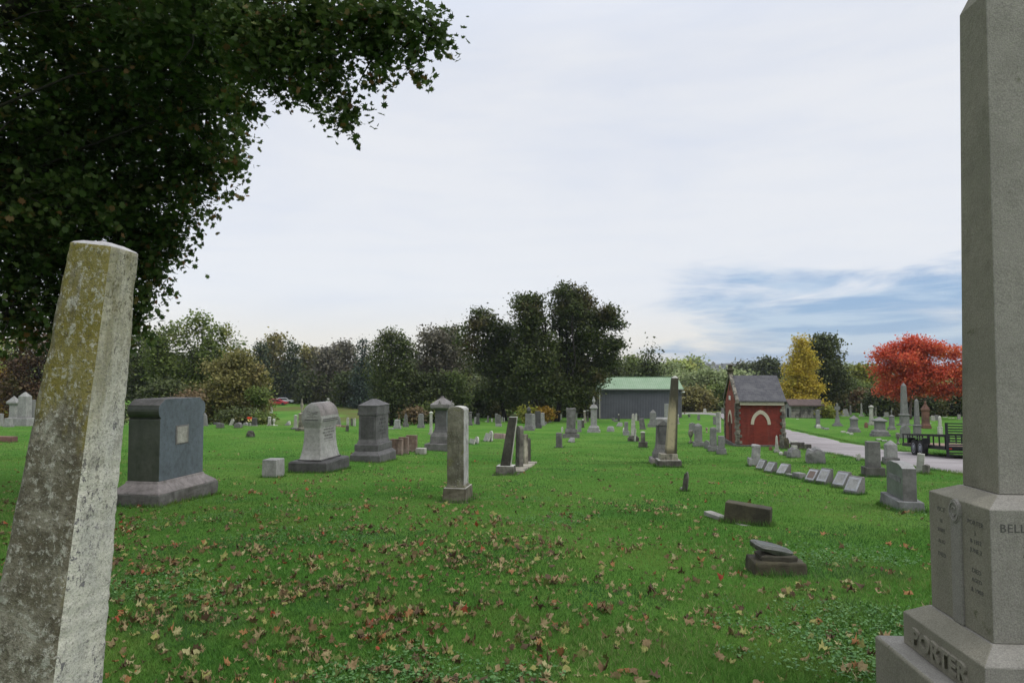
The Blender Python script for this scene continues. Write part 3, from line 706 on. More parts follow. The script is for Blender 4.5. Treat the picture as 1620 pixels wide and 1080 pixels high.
# ---- foreground maple overhanging the left side
def fore_maple():
    r = np.random.default_rng(5)
    tx, ty = -13.2, 11.5; z0 = gz(tx, ty)
    root = empty('maple_tree', (tx, ty, z0)); org = np.array((tx, ty, z0))
    tag(root, 'huge dark green maple overhanging the left side of the photo, its trunk out of frame', 'tree')
    # (u, v, radius px, depth)
    B = [(90, 40, 150, 11.5), (230, 40, 120, 11), (320, 30, 95, 10), (60, 200, 150, 12), (190, 190, 120, 12.5), (290, 150, 85, 11.5), (345, 95, 48, 10.5),
         (20, 330, 130, 12.5), (130, 320, 110, 12), (225, 300, 85, 12.5), (290, 255, 60, 12.5), (325, 215, 42, 12), (350, 160, 30, 11), (300, 305, 36, 12.5),
         (60, 430, 80, 12.5), (150, 420, 75, 13), (205, 380, 52, 13), (246, 362, 30, 12.8), (224, 408, 34, 13), (204, 452, 30, 13), (196, 490, 24, 13.2), (178, 500, 24, 13), (258, 365, 24, 12.9),
         (110, 488, 40, 12.5), (40, 490, 42, 12.5), (10, 500, 34, 12), (160, 470, 45, 13), (-60, 480, 80, 12), (-30, 300, 180, 12.5), (320, 268, 30, 12.6), (345, 240, 22, 12.6),
         (395, 40, 55, 9), (400, 95, 34, 8.8), (385, 160, 18, 8.5), (445, 60, 52, 8.6), (455, 115, 26, 8.4), (500, 30, 50, 8.3), (505, 95, 36, 8.2), (525, 140, 24, 8.2), (543, 180, 20, 8.2),
         (565, 35, 42, 8.0), (590, 75, 30, 8.0), (622, 25, 32, 7.8), (640, 75, 24, 7.8), (650, 112, 15, 7.8), (668, 45, 24, 7.7), (693, 48, 13, 7.6), (585, 118, 13, 8.0), (478, 145, 15, 8.3), (425, 130, 15, 8.5)]
    lobes = []
    for u, v, q, Y in B:
        p = at_depth(u, v, Y); s = Y / FPX
        lobes.append((p.x, p.y, p.z, q * s, q * s * 1.1, q * s * .95))
    nvis = len(lobes)
    big = [(-13, 11, 6.5, 4.5, 4.5, 3), (-9.5, 9.0, 10.0, 3.6, 3.2, 2.4), (-13, 11, 10.5, 5, 5, 3), (-15.5, 14.5, 7, 3.5, 3.5, 3), (-16, 8.5, 6.5, 3.5, 3.5, 2.6), (-11, 6.8, 7.6, 3.0, 2.4, 2.0),
           (-6.2, 9.2, 9.2, 3.0, 2.6, 1.6), (-3.4, 8.2, 8.4, 2.2, 2.2, 1.2), (-11.5, 5.0, 6.4, 2.5, 2.2, 1.6), (-17.5, 11.5, 6, 2.5, 3, 2.2), (-7, 6.5, 8.6, 2.4, 2, 1.4)]
    # leaves of the part in view: sprays of maple leaves hanging from twigs
    def leaves(lb, n, k, clump, size, shell):
        C, ct = crown_pts(lb, n, r, clump, k, shell)
        m_ = len(C); sz = size * (.55 + .8 * r.random(m_))
        tl = np.abs(r.normal(.55, .6, m_))
        return leaf_polys(C - org, sz, tl, r, MAPLE, .7), np.clip(.55 * ct + .45 * r.random(m_), 0, 1)
    V1, t1 = leaves(lobes[:31], 66000, 34, .24, .112, .6)
    V2, t2 = leaves(lobes[31:], 8600, 12, .15, .088, .68)
    V3, t3 = leaves(big, 15000, 12, .35, .20, .4)
    # drooping sprays that fringe the lower and outer edge of the crown
    Cs = []; Sz = []
    for li, L in enumerate(lobes):
        near = li >= 31
        for _ in range(4 if near else 7):
            d = r.normal(size=3); d[0] = abs(d[0]) * .8 + .1; d[2] = -abs(d[2]) - .1; d /= np.linalg.norm(d)
            p0 = np.array(L[:3]) + d * np.array(L[3:6]) * .9; ln = (.28 if near else .55) * (.5 + r.random()); hd = np.array([.45 * r.normal() + .25, .4 * r.normal(), -.75]); hd /= np.linalg.norm(hd)
            k_ = int((11 if near else 20) * (.6 + .8 * r.random()))
            s_ = r.random(k_)[:, None]
            Cs.append(p0 + hd * ln * s_ + r.normal(0, .035 if near else .06, (k_, 3))); Sz.append(np.full(k_, .088 if near else .112))
    C4 = np.concatenate(Cs); S4 = np.concatenate(Sz) * (.6 + .7 * r.random(len(C4)))
    V4 = leaf_polys(C4 - org, S4, np.abs(r.normal(1.1, .4, len(C4))), r, MAPLE, .6); t4 = r.random(len(C4))
    V = np.concatenate([V1, V2, V3, V4]); t = np.concatenate([t1, t2, t3, t4])
    link('crown', np_mesh('crown', V, len(MAPLE), t), LM['maple_fore'], root)
    t_ = MB(); pth = [(0, 0, -.3), (0.05, 0, 0), (.1, .05, 1.5), (.15, 0, 3.2), (.3, -.1, 5), (.5, -.2, 7.5), (.6, -.2, 10)]
    t_.tube(pth, [.75, .55, .45, .42, .36, .25, .12], 12); t_.build('trunk', M['bark'], root, smooth=True)
    b = MB()
    for i, L in enumerate(lobes[:31] + big[:3]):
        if i % 2 and i < 31: continue
        q = np.array(L[:3]) - org; q0 = np.array(pth[3 + (i % 3)])
        b.tube(limb_path(q0, q, r, .04, 7, .06), [.055 * (1 - .9 * k2 / 7) for k2 in range(8)], 6)
    # the long bough across the top of the photo, with its side twigs
    bough = [np.array(pth[4])] + [np.array(at_depth(u, v, Y)) - org for u, v, Y in ((120, -60, 10.5), (330, -40, 9.4), (450, -20, 8.7), (560, -5, 8.2), (640, 20, 7.9), (690, 45, 7.6))]
    b.tube([tuple(q) for q in bough], [.16, .12, .085, .06, .04, .022, .008], 7)
    for L in lobes[31:]:
        c = np.array(L[:3]) - org
        j = int(np.argmin([np.linalg.norm(q - c) for q in bough]))
        b.tube(limb_path(bough[j], c, r, .06, 5, .03), [.02, .016, .012, .009, .006, .004], 5)
        for _ in range(7):
            e = c + r.normal(0, 1, 3) * np.array(L[3:6]) * .7
            b.tube(limb_path(c, e, r, .08, 3), [.006, .005, .004, .0025], 4)
    for L in lobes[:31]:
        c = np.array(L[:3]) - org
        for _ in range(10):
            e = c + r.normal(0, 1, 3) * np.array(L[3:6]) * .75
            b.tube(limb_path(c, e, r, .08, 4), [.022, .016, .011, .007, .004], 4)
    b.build('limbs', M['bark'], root, smooth=True)
fore_maple()

TG = 'trees along the far side of the cemetery'
def T(*a, **k):
    k.setdefault('group', TG); return tree(*a, **k)
# far left
T('pale yellow-green tree at the far left edge under the maple', 8, 535, 90, 95, 'broad', 'ygreen', vb=672, n=3500)
T('dark maroon-brown tree just left of the leaning marble obelisk', 62, 520, 120, 74, 'broad', 'maroon', vb=662, n=7000)
T('small golden tree low at the far left edge', 2, 585, 50, 80, 'broad', 'gold', vb=668, n=1500)
T('dark green tree behind the leaning marble obelisk', 150, 500, 130, 90, 'broad', 'dkgreen', vb=672, n=5000)
T('dark green tree directly right of the leaning obelisk', 238, 522, 80, 84, 'broad', 'dkgreen', vb=668, n=5500)
T('yellow-tinged small tree right of the leaning obelisk', 247, 532, 42, 78, 'broad', 'green', vb=600, n=1200)
T('tallest open-crowned green tree above the blue-grey monument', 316, 494, 120, 80, 'broad', 'green', vb=640, n=8500, lobes_px=[
    (315, 515, 24), (290, 530, 24), (338, 535, 26), (300, 560, 32), (350, 560, 25), (325, 585, 36), (280, 590, 32), (360, 590, 25), (300, 620, 34), (345, 625, 34), (370, 545, 14), (355, 522, 12), (320, 650, 30), (285, 650, 28)])
T('dark green bush behind the blue-grey monument', 262, 600, 90, 70, 'broad', 'dkgreen', vb=670, n=3500, cat='bush', name='bush')
T('broad olive-brown tree spilling down behind the small leaning headstones', 368, 548, 110, 72, 'broad', 'olive', vb=655, n=9500, lobes_px=[
    (368, 570, 26), (345, 590, 28), (385, 595, 28), (355, 620, 32), (395, 625, 28), (410, 608, 16), (375, 645, 30), (340, 650, 30), (405, 648, 22), (318, 630, 24), (325, 655, 22)])
T('bright green spray of foliage at the right edge of the olive tree', 410, 612, 30, 70, 'shrub', 'green', vb=640, n=500, cat='bush', name='bush', clump=.4)
T('brown-leaved shrub low behind the blue-grey monument', 300, 615, 50, 66, 'shrub', 'brown', vb=650, n=900, cat='bush')
T('dark green shrub at the foot of the olive tree', 385, 650, 70, 62, 'shrub', 'dkgreen', vb=672, n=1500, cat='bush')
T('weedy green shrub beside the dark block headstone', 418, 655, 24, 58, 'shrub', 'green', vb=674, n=500, cat='bush')
# middle left
T('white pine with layered branches left of the golden tree', 412, 542, 52, 172, 'pine', 'pine', vb=630, n=3200, leaf=.5)
T('gold-tinged tree between the two pines', 434, 531, 50, 180, 'broad', 'olive', vb=640, n=3000)
T('second white pine with flat dark tiers right of the golden tree', 462, 540, 46, 174, 'pine', 'pine', vb=632, n=3200, leaf=.5)
T('yellow-green tree peeking right of the pines', 488, 548, 50, 182, 'broad', 'olive', vb=640, n=2600)
T('grey half-bare tree right of the pines', 520, 552, 60, 165, 'broad', 'grey', vb=642, n=3000)
T('grey-green tree above the marble bottle-shaped monument', 545, 541, 56, 170, 'broad', 'grey', vb=644, n=3200)
T('dark leafy tree low on the far slope', 502, 590, 70, 164, 'broad', 'dkgreen', vb=642, n=3200)
T('dark green tree filling the slope under the pines', 440, 588, 80, 176, 'broad', 'dkgreen', vb=628, n=3400)
T('dark tree behind the dark granite monument', 560, 590, 70, 156, 'broad', 'maple_mid', vb=652, n=3400)
T('blue-green spruce just left of the arborvitae', 575, 528, 34, 150, 'conifer', 'spruce', vb=640, n=3000, leaf=.45)
T('tall clump of arborvitae with several rounded spires', 620, 514, 66, 96, 'column', 'arbor', vb=668, n=11000, leaf=.3, lobes_px=[
    (602, 545, 9), (616, 530, 9), (641, 544, 9), (600, 560, 15), (620, 552, 17), (641, 560, 14), (600, 590, 18), (622, 585, 20), (642, 592, 15), (602, 620, 19), (624, 618, 21), (640, 625, 16), (604, 648, 18), (628, 648, 20), (629, 534, 9), (609, 537, 9)])
T('grey-green thin-leaved tree right of the arborvitae', 690, 519, 90, 105, 'broad', 'grey', vb=650, n=5500)
T('dark tree between the arborvitae and the big maples', 712, 516, 70, 112, 'broad', 'dkgreen', vb=655, n=4200)
T('pale green small tree in the dark gap left of the big maples', 715, 590, 60, 98, 'broad', 'green', vb=655, n=2600)
T('dark understorey tree behind the capped monument', 675, 590, 70, 96, 'broad', 'dkgreen', vb=662, n=4200)
T('tan-leaved bush right of the arborvitae foot', 656, 646, 26, 88, 'shrub', 'brown', vb=668, n=600, cat='bush')
T('green bush at the wood edge behind the capped monument', 690, 640, 50, 92, 'shrub', 'green', vb=668, n=900, cat='bush')
# big central maples
T('big dark maple with a lower left-hand crown', 775, 483, 120, 92, 'broad', 'maple_mid', vb=655, n=14000, leaf=.34, base_u=800, trunk_r=.3, lobes_px=[
    (763, 500, 15), (752, 522, 18), (778, 520, 22), (745, 545, 22), (775, 548, 28), (805, 535, 24), (795, 565, 28), (762, 575, 20), (822, 560, 22), (790, 598, 32), (825, 595, 30), (775, 620, 18), (810, 630, 24)])
T('central dark maple with a narrow rounded top', 838, 458, 90, 88, 'broad', 'maple_mid', vb=650, n=16000, leaf=.33, base_u=848, trunk_r=.48, limbs=9, lobes_px=[
    (826, 478, 18), (843, 478, 15), (830, 500, 20), (850, 505, 16), (838, 525, 24), (860, 540, 18), (835, 555, 28), (862, 570, 24), (842, 590, 30), (870, 600, 24), (845, 610, 22), (885, 618, 14), (818, 612, 16)])
T('tallest maple of the central group with reddish tinges on its right', 915, 447, 120, 90, 'broad', 'maple_mid', vb=645, n=21000, leaf=.34, base_u=880, trunk_r=.38, limbs=9, lobes_px=[
    (893, 465, 17), (915, 463, 15), (885, 485, 18), (905, 488, 24), (928, 480, 18), (890, 515, 24), (925, 515, 28), (958, 502, 20), (972, 515, 14), (905, 545, 28), (945, 540, 28), (972, 542, 15), (900, 575, 28), (935, 575, 28), (962, 570, 18), (915, 605, 28), (940, 600, 22), (895, 615, 24), (925, 630, 16)])
T('yellow-green shrub left of the central trunk', 836, 644, 26, 84, 'shrub', 'lime', vb=666, n=700, cat='bush')
T('amber-leaved shrub right of the central trunk', 861, 645, 13, 84, 'shrub', 'gold', vb=666, n=600, cat='bush')
T('dark green undergrowth tree behind the central trunk on the left', 775, 605, 90, 106, 'broad', 'dkgreen', vb=664, n=4200)
T('mid green bushy tree behind the big rough headstone', 905, 608, 60, 108, 'broad', 'green', vb=664, n=3200)
T('dark green tree left of the metal barn', 935, 600, 50, 110, 'broad', 'dkgreen', vb=664, n=3200)
T('dark tree behind the central maples', 850, 560, 120, 116, 'broad', 'dkgreen', vb=664, n=5000)
# behind the barn
T('dark brown-green tree behind the barn end', 968, 566, 50, 128, 'broad', 'dkgreen', vb=650, n=3500)
T('mid green tree above the barn roof', 998, 564, 50, 135, 'broad', 'green', vb=650, n=3500)
T('round brownish evergreen dome above the barn roof', 1028, 567, 32, 122, 'dome', 'arbor', vb=640, n=3500)
T('pale green tree just right of the round evergreen', 1056, 576, 50, 170, 'broad', 'pale', vb=650, n=3000)
T('pale yellow-topped tree above the tall leaning obelisk', 1078, 572, 44, 175, 'broad', 'ygreen', vb=650, n=3000)
T('thin-topped pale tree rising above the woods', 1098, 566, 34, 178, 'broad', 'pale', vb=640, n=2000)
T('broad pale green willow left of the brick vault', 1090, 592, 80, 150, 'broad', 'pale', vb=655, n=5500)
T('light green rounded willow beside the brick vault', 1132, 587, 60, 148, 'broad', 'pale', vb=657, n=5500)
T('olive thicket tree at the lawn edge right of the barn', 1098, 615, 50, 128, 'broad', 'olive', vb=656, n=3500)
T('green tree directly left of the brick vault', 1140, 612, 44, 132, 'broad', 'green', vb=657, n=3000)
T('pale tree behind the brick vault', 1170, 588, 50, 185, 'broad', 'pale', vb=640, n=3000)
T('small dark pine on the skyline above the vault roof', 1180, 578, 36, 240, 'broad', 'dkgreen', vb=600, n=2000)
T('dark pine on the skyline left of the yellow tree', 1214, 570, 32, 200, 'broad', 'dkgreen', vb=610, n=2400)
T('tiny dark tree on the skyline above the barn', 1062, 572, 14, 230, 'dome', 'dkgreen', vb=600, n=500)
# right
T('bright golden-yellow tree behind the small stone mausoleum', 1268, 528, 78, 100, 'cone', 'yellow', vb=652, n=13000, leaf=.30, bark='bark_red', clump=.5)
T('dark green tree behind the right of the golden tree', 1302, 533, 60, 108, 'broad', 'dkgreen', vb=655, n=7500, base_u=1300)
T('olive green tree in the gap right of the dark tree', 1340, 578, 50, 165, 'broad', 'pale', vb=650, n=3000)
T('lime-yellow tree left of the red maple', 1366, 578, 48, 135, 'broad', 'lime', vb=640, n=3000)
T('mid green tree behind the white obelisk', 1352, 605, 50, 118, 'broad', 'green', vb=652, n=3000)
T('small brown-topped tree above the white obelisk', 1362, 620, 28, 104, 'broad', 'brown', vb=645, n=900)
T('scarlet maple behind the grey obelisks on the right', 1455, 526, 150, 84, 'broad', 'red', vb=636, n=19000, leaf=.27, bark='bark_red', base_u=1437, clump=.5, shell=.5, lobes_px=[
    (1438, 540, 12), (1420, 550, 16), (1448, 548, 18), (1472, 548, 16), (1400, 562, 16), (1425, 572, 22), (1455, 572, 24), (1485, 558, 20), (1508, 562, 16), (1398, 585, 18), (1410, 605, 18), (1440, 600, 24), (1475, 592, 24), (1505, 588, 20), (1530, 585, 18), (1425, 622, 12), (1460, 618, 18), (1495, 615, 20), (1525, 612, 18), (1550, 600, 20), (1540, 570, 16), (1400, 618, 10)])
for q in [('dark evergreen hedge tree left of the tall grey obelisk', 1395, 615, 50, 96), ('dark evergreen under the left of the red maple', 1432, 628, 46, 98), ('dark evergreen between the obelisk and brown monument', 1465, 625, 44, 95),
          ('dark evergreen right of the brown monument', 1495, 622, 44, 97), ('dark evergreen at the edge of the foreground monument', 1526, 618, 44, 96)]:
    T(q[0], q[1], q[2], q[3], q[4], 'broad', 'dkgreen', vb=668, n=2600, fat=1.1)
T('bright lime bush right of the stone mausoleum', 1305, 647, 20, 88, 'shrub', 'lime', vb=660, n=500, cat='bush')
# wood that fills the valley behind, read as one mass
def wood(name, label, lm, items, n, leaf):
    r = np.random.default_rng(77 + len(items)); lobes = []
    for u0, u1, vt, Y in items:
        u = u0
        while u < u1:
            y = Y + r.normal(0, Y * .05); p = at_depth(u, vt + abs(r.normal(0, 6)), y); rr = y * .02 * (.7 + .6 * r.random())
            z = p.z - rr
            zg = gz(p.x, y)
            while z > zg:
                lobes.append((p.x + r.normal(0, rr * .3), y, z, rr * 1.2, rr * 1.2, rr)); z -= rr * 1.3
            u += 12 + r.random() * 8
    C, ct = crown_pts(lobes, n, r, leaf * 1.5, 9, .4)
    V = leaf_polys(C, leaf * (.6 + .8 * r.random(len(C))), np.abs(r.normal(0, .9, len(C))), r, CARD5, .5)
    o = link(name, np_mesh(name, V, 5, np.clip(.5 * ct + .5 * r.random(len(C)), 0, 1)), LM[lm]); tag(o, label, 'woodland', kind='stuff')
wood('woodland', 'dark green wood filling the valley behind the left-hand trees', 'dkgreen', [(-120, 420, 556, 200), (400, 760, 566, 215), (720, 960, 585, 190)], 42000, 1.1)
wood('woodland', 'pale mixed autumn wood beyond the barn and the brick vault', 'ygreen', [(930, 1260, 592, 280), (1240, 1640, 592, 260)], 26000, 1.3)
wood('woodland', 'olive wood in the middle distance behind the right-hand graves', 'olive2', [(1150, 1640, 604, 190), (1040, 1240, 608, 200)], 26000, 1.0)
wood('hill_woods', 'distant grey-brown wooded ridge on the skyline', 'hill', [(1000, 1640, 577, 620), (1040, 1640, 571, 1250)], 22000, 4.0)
# ================================================================ stones
def arch_outline(w, h, kind, n=8):
    """outline (x, z) counter-clockwise of a slab w wide and h high"""
    a = w / 2
    if kind == 'flat': top = [(a, h), (-a, h)]
    elif kind == 'round':
        top = [(a * math.cos(PI * i / (2 * n) * 1), h - a + a * math.sin(PI * i / (2 * n))) for i in range(2 * n + 1)]
    elif kind == 'seg':
        r = a * .38; top = [(a * math.cos(PI * i / (2 * n)), h - r + r * math.sin(PI * i / (2 * n))) for i in range(2 * n + 1)]
    elif kind == 'shoulder':
        r = a * .25
        top = [(a, h - r)] + [(a - r + r * math.cos(t), h - r + r * math.sin(t)) for t in np.linspace(0, PI / 2, 5)] + [(-a + r + r * math.cos(t), h - r + r * math.sin(t)) for t in np.linspace(PI / 2, PI, 5)]
    elif kind == 'gothic':
        r = min(a * 1.3, h * .5); top = [(a, h - r)] + [(a * math.cos(t) ** 1.2 if math.cos(t) > 0 else 0, h - r + r * math.sin(t)) for t in np.linspace(.2, PI / 2, 5)]
        top += [(-x, z) for x, z in top[-2::-1]]
    elif kind == 'peak': top = [(a, h - a * .45), (0, h), (-a, h - a * .45)]
    elif kind == 'serp':
        top = [(a * (1 - 2 * t), h - a * .16 * (1 - math.sin(PI * (t * 1.0)) ** .8) - a * .05 * math.cos(6 * PI * t)) for t in np.linspace(0, 1, 13)]
    elif kind == 'broken':
        top = [(a, h * .72), (a * .5, h * .95), (a * .1, h), (-a * .3, h * .86), (-a * .7, h * .9), (-a, h * .55)]
    o = [(-a, -.12), (a, -.12)] + top
    q = [o[0]]
    for p in o[1:]:
        if math.dist(p, q[-1]) > 1e-4: q.append(p)
    return q

# every style: f(W, D, H, o) -> [(part, MB, material key or None, bevel)]; W across, D deep, z up from the ground
def S_slab(W, D, H, o):
    bh = o.get('bh', 0); P = []
    w = W
    if bh:
        w = W * o.get('bw', .78)
        P.append(('base', MB().loft([(-.12, W / 2, D / 2), (bh, W / 2 * .97, D / 2 * .94)]), 'b', .012))
    t = o.get('t', .12 if not bh else min(.2, D * .5))
    if t > w * .9: t = w * .9
    m = MB(); z = bh
    ol = [(x, zz + bh if zz > 0 else bh) for x, zz in arch_outline(w, H - bh, o.get('top', 'round'))] if bh else arch_outline(w, H, o.get('top', 'round'))
    m.prism(ol, t / 2 if bh else D / 2)
    P.append(('slab', m, None, .008)); return P
def S_block(W, D, H, o):
    bh = o.get('bh', H * .2); P = []; w, d = W / 2 * o.get('bw', .76), D / 2 * o.get('bw', .76)
    if bh: P.append(('base', MB().loft([(-.12, W / 2, D / 2), (bh * .97, W / 2 * .99, D / 2 * .99), (bh, W / 2 * .96, D / 2 * .96)]), 'b', .015))
    else: w, d = W / 2, D / 2
    b2 = o.get('plinth', 0); z = bh
    if b2:
        P.append(('plinth', MB().loft([(z, w * 1.12, d * 1.12), (z + b2 * .6, w * 1.12, d * 1.12), (z + b2, w * 1.0, d * 1.0)]), None, .01)); z += b2; w *= .95; d *= .95
    tp = o.get('top', 'hip'); ph = o.get('ph', min(w, d) * .45)
    tap = o.get('tap', .96)
    if tp == 'flat': ph = 0.01
    m = MB()
    if tp == 'vault':
        n = 8; hh = ph
        ol = [(-w, z), (w, z), (w * tap, H - hh)] + [(w * tap * math.cos(t), H - hh + hh * math.sin(t)) for t in np.linspace(.15, PI - .15, 9)] + [(-w * tap, H - hh)]
        m.prism(ol, d)
    else:
        s = [(z, w, d), (H - ph, w * tap, d * tap)]
        if tp == 'hip': s += [(H, w * .12, d * .12)]
        elif tp == 'lowhip': s += [(H - ph * .95, w * tap * 1.02, d * tap * 1.02), (H, w * .35, d * .1)]
        elif tp == 'cushion': s += [(H - ph * .3, w * tap * .93, d * tap * .93), (H, w * .6, d * .6)]
        else: s += [(H, w * tap * .98, d * tap * .98)]
        m.loft(s)
    P.append(('block', m, None, .012)); return P
def S_obelisk(W, D, H, o):
    b1 = o.get('bh', H * .12); P = []; w = W / 2; d = D / 2
    P.append(('base', MB().loft([(-.12, w, d), (b1 * .97, w, d), (b1, w * .96, d * .96)]), 'b', .015)); z = b1
    w2 = w * .78; d2 = d * .78
    b2 = o.get('b2', H * .07)
    if b2: P.append(('plinth', MB().loft([(z, w2, d2), (z + b2 * .6, w2, d2), (z + b2, w2 * .88, d2 * .88)]), 'b', .01)); z += b2
    if o.get('die'):
        dh = o['die'] * H; w2 *= .8; d2 *= .8
        P.append(('die', MB().loft([(z, w2, d2), (z + dh, w2 * .96, d2 * .96)]), None, .01)); z += dh
        ch = H * .025
        P.append(('cap', MB().loft([(z, w2 * .98, d2 * .98), (z + ch * .4, w2 * 1.22, d2 * 1.22), (z + ch, w2 * 1.22, d2 * 1.22), (z + ch * 1.5, w2 * .9, d2 * .9)]), None, .005)); z += ch * 1.5
        w2 *= .92; d2 *= .92
    sw = o.get('sw', .8); w3 = w2 * sw; d3 = d2 * sw; tp = o.get('tap', .68)
    tip = o.get('tip', w3 * tp * 1.7)
    s = [(z, w3, d3), (H - tip, w3 * tp, d3 * tp)] + ([(H, w3 * .04, d3 * .04)] if not o.get('blunt') else [(H - tip * .5, w3 * tp * .9, d3 * tp * .9), (H, w3 * tp * .5, d3 * tp * .5)])
    P.append(('shaft', MB().loft(s), None, .008)); return P
def S_pedestal(W, D, H, o):
    """stepped base, square die, spreading hipped cap, maybe a finial"""
    w, d = W / 2, D / 2; P = []; fin = o.get('fin', 0) * H; Hc = H - fin
    bh = o.get('bh', .13) * Hc; P.append(('base', MB().loft([(-.12, w, d), (bh, w, d)]), 'b', .012)); z = bh
    p2 = o.get('p2', .13) * Hc; k = o.get('k2', .8)
    P.append(('plinth', MB().loft([(z, w * k, d * k), (z + p2 * .65, w * k, d * k), (z + p2, w * k * .8, d * k * .8)]), None, .01)); z += p2
    caph = o.get('cap', .22) * Hc; dw = o.get('dw', .56); zt = Hc - caph
    fl = .12 * (zt - z)
    P.append(('die', MB().loft([(z, w * dw * 1.15, d * dw * 1.15), (z + fl * .5, w * dw * 1.04, d * dw * 1.04), (z + fl, w * dw, d * dw), (zt, w * dw * .97, d * dw * .97)]), None, .008))
    cw = o.get('cw', .8)
    kb = o.get('knob', .10)
    P.append(('cap', MB().loft([(zt, w * dw, d * dw), (zt + caph * .12, w * cw * .97, d * cw * .97), (zt + caph * .3, w * cw, d * cw), (zt + caph * .36, w * cw * .95, d * cw * .95), (zt + caph * .92, w * kb, d * kb), (Hc, w * kb * .9, d * kb * .9)]), None, .006))
    if fin:
        u = w * o.get('fw', .22)
        if o.get('ft') == 'block':
            P.append(('finial', MB().loft([(Hc - .02, u, u), (H - u, u * .9, u * .9), (H, u * .2, u * .2)]), 'f', .005))
        else:
            P.append(('finial', MB().lathe([(u * .5, Hc - .02), (u * .45, Hc + fin * .1), (u * .3, Hc + fin * .16), (u * .9, Hc + fin * .34), (u * 1.0, Hc + fin * .5), (u * .75, Hc + fin * .62), (u * .35, Hc + fin * .7), (u * .5, Hc + fin * .78), (u * .25, Hc + fin * .9), (u * .05, H)], n=10), 'f', 0))
    return P
def S_column(W, D, H, o):
    w, d = W / 2, D / 2; P = []; bh = o.get('bh', .12) * H
    P.append(('base', MB().loft([(-.12, w, d), (bh, w, d)]), 'b', .01))
    sw = o.get('sw', .5); t = o.get('tap', .85); k = o.get('caph', .1) * H; cw = o.get('cw', 1.5)
    P.append(('shaft', MB().loft([(bh, w * sw, d * sw), (H - k, w * sw * t, d * sw * t)]), None, .006))
    if o.get('ball'):
        rr = k / 2; P.append(('ball', MB().lathe([(rr * .05 + rr * math.sin(a), H - rr - rr * math.cos(a)) for a in np.linspace(.15, PI - .02, 8)], n=12), 'f', 0))
    else:
        P.append(('cap', MB().loft([(H - k, w * sw * t, d * sw * t), (H - k * .7, w * sw * t * cw, d * sw * t * cw), (H - k * .45, w * sw * t * cw, d * sw * t * cw), (H, w * .08, d * .08)]), 'f', .005))
    return P
def S_cross(W, D, H, o):
    w, d = W / 2, D / 2; bh = .10 * H
    P = [('base', MB().loft([(-.12, w, d), (bh * .6, w, d), (bh * .6 + .001, w * .75, d * .75), (bh * 1.3, w * .7, d * .7)]), 'b', .01)]
    P.append(('plinth', MB().loft([(bh * 1.3, w * .52, d * .45), (H * .42, w * .32, d * .3)]), None, .01))
    P.append(('cross', MB().loft([(H * .42, w * .24, d * .2), (H * .7, w * .2, d * .17)]).box(-w * .55, w * .55, -d * .17, d * .17, H * .7, H * .86).loft([(H * .86, w * .2, d * .17), (H, w * .24, d * .17)]), None, .01))
    return P
def S_slant(W, D, H, o):
    """wedge marker: sloping inscribed face towards -y, rock-faced sides"""
    w, d = W / 2, D / 2; f = o.get('nose', .16) * H
    m = MB(); r0 = [(-d, -.1), (d, -.1), (d, H), (d * .55, H), (-d, f)]
    m.prism(r0, w, 'x')
    P = [('wedge', m, 'b', .01)]
    n = Vector((0, -(H - f), d * 1.55)).normalized()
    a = Vector((0, -d, f)); b = Vector((0, d * .55, H))
    p = MB(); c0 = a.lerp(b, .07) + n * .002; c1 = a.lerp(b, .93) + n * .002; ww = w * .9
    q = [(-ww, c0.y, c0.z), (ww, c0.y, c0.z), (ww, c1.y, c1.z), (-ww, c1.y, c1.z)]
    p.rings([[tuple(Vector(x) - n * .01) for x in q], [tuple(Vector(x) + n * .006) for x in q]])
    P.append(('inscribed_panel', p, 'f', .003))
    q2 = []; c0 = a.lerp(b, .2) + n * .009; c1 = a.lerp(b, .8) + n * .009; ww = w * .68
    q = [(-ww, c0.y, c0.z), (ww, c0.y, c0.z), (ww * .9, c1.y, c1.z), (-ww * .9, c1.y, c1.z)]
    p2 = MB().rings([[tuple(Vector(x) - n * .003) for x in q], [tuple(Vector(x) + n * .001) for x in q]])
    P.append(('inscribed_panel_field', p2, 'g', 0))
    return P
def S_rock(W, D, H, o):
    w, d = W / 2, D / 2
    return [('rock', MB().loft([(-.1, w, d), (H * .35, w * .98, d * .95), (H * .8, w * .85, d * .7), (H, w * .55, d * .35)]), None, .02)]
def S_kerb(W, D, H, o):
    return [('kerb', MB().box(-W / 2, W / 2, -D / 2, D / 2, -.1, H), None, .01)]
def S_urn(W, D, H, o):
    w = W / 2
    return [('urn', MB().lathe([(w * .8, -.05), (w * .8, H * .12), (w * .35, H * .18), (w * .3, H * .4), (w * .7, H * .52), (w * 1.0, H * .72), (w * .9, H * .85), (w * 1.05, H * .92), (w * .5, H)], n=12), None, 0)]
def S_tiered(W, D, H, o):
    """rough big stone: broad base, waisted neck, tall rounded block"""
    w, d = W / 2, D / 2
    return [('base', MB().loft([(-.12, w, d), (H * .13, w * .98, d * .98)]), 'b', .02), ('neck', MB().loft([(H * .13, w * .62, d * .66), (H * .20, w * .74, d * .76), (H * .27, w * .66, d * .7), (H * .32, w * .5, d * .55)]), None, .015),
            ('block', MB().loft([(H * .32, w * .50, d * .5), (H * .5, w * .52, d * .5), (H * .9, w * .56, d * .52), (H * .97, w * .57, d * .53), (H, w * .5, d * .45)]), None, .02)]
STY = dict(slab=S_slab, block=S_block, obelisk=S_obelisk, pedestal=S_pedestal, column=S_column, cross=S_cross, slant=S_slant, rock=S_rock, kerb=S_kerb, urn=S_urn, tiered=S_tiered)
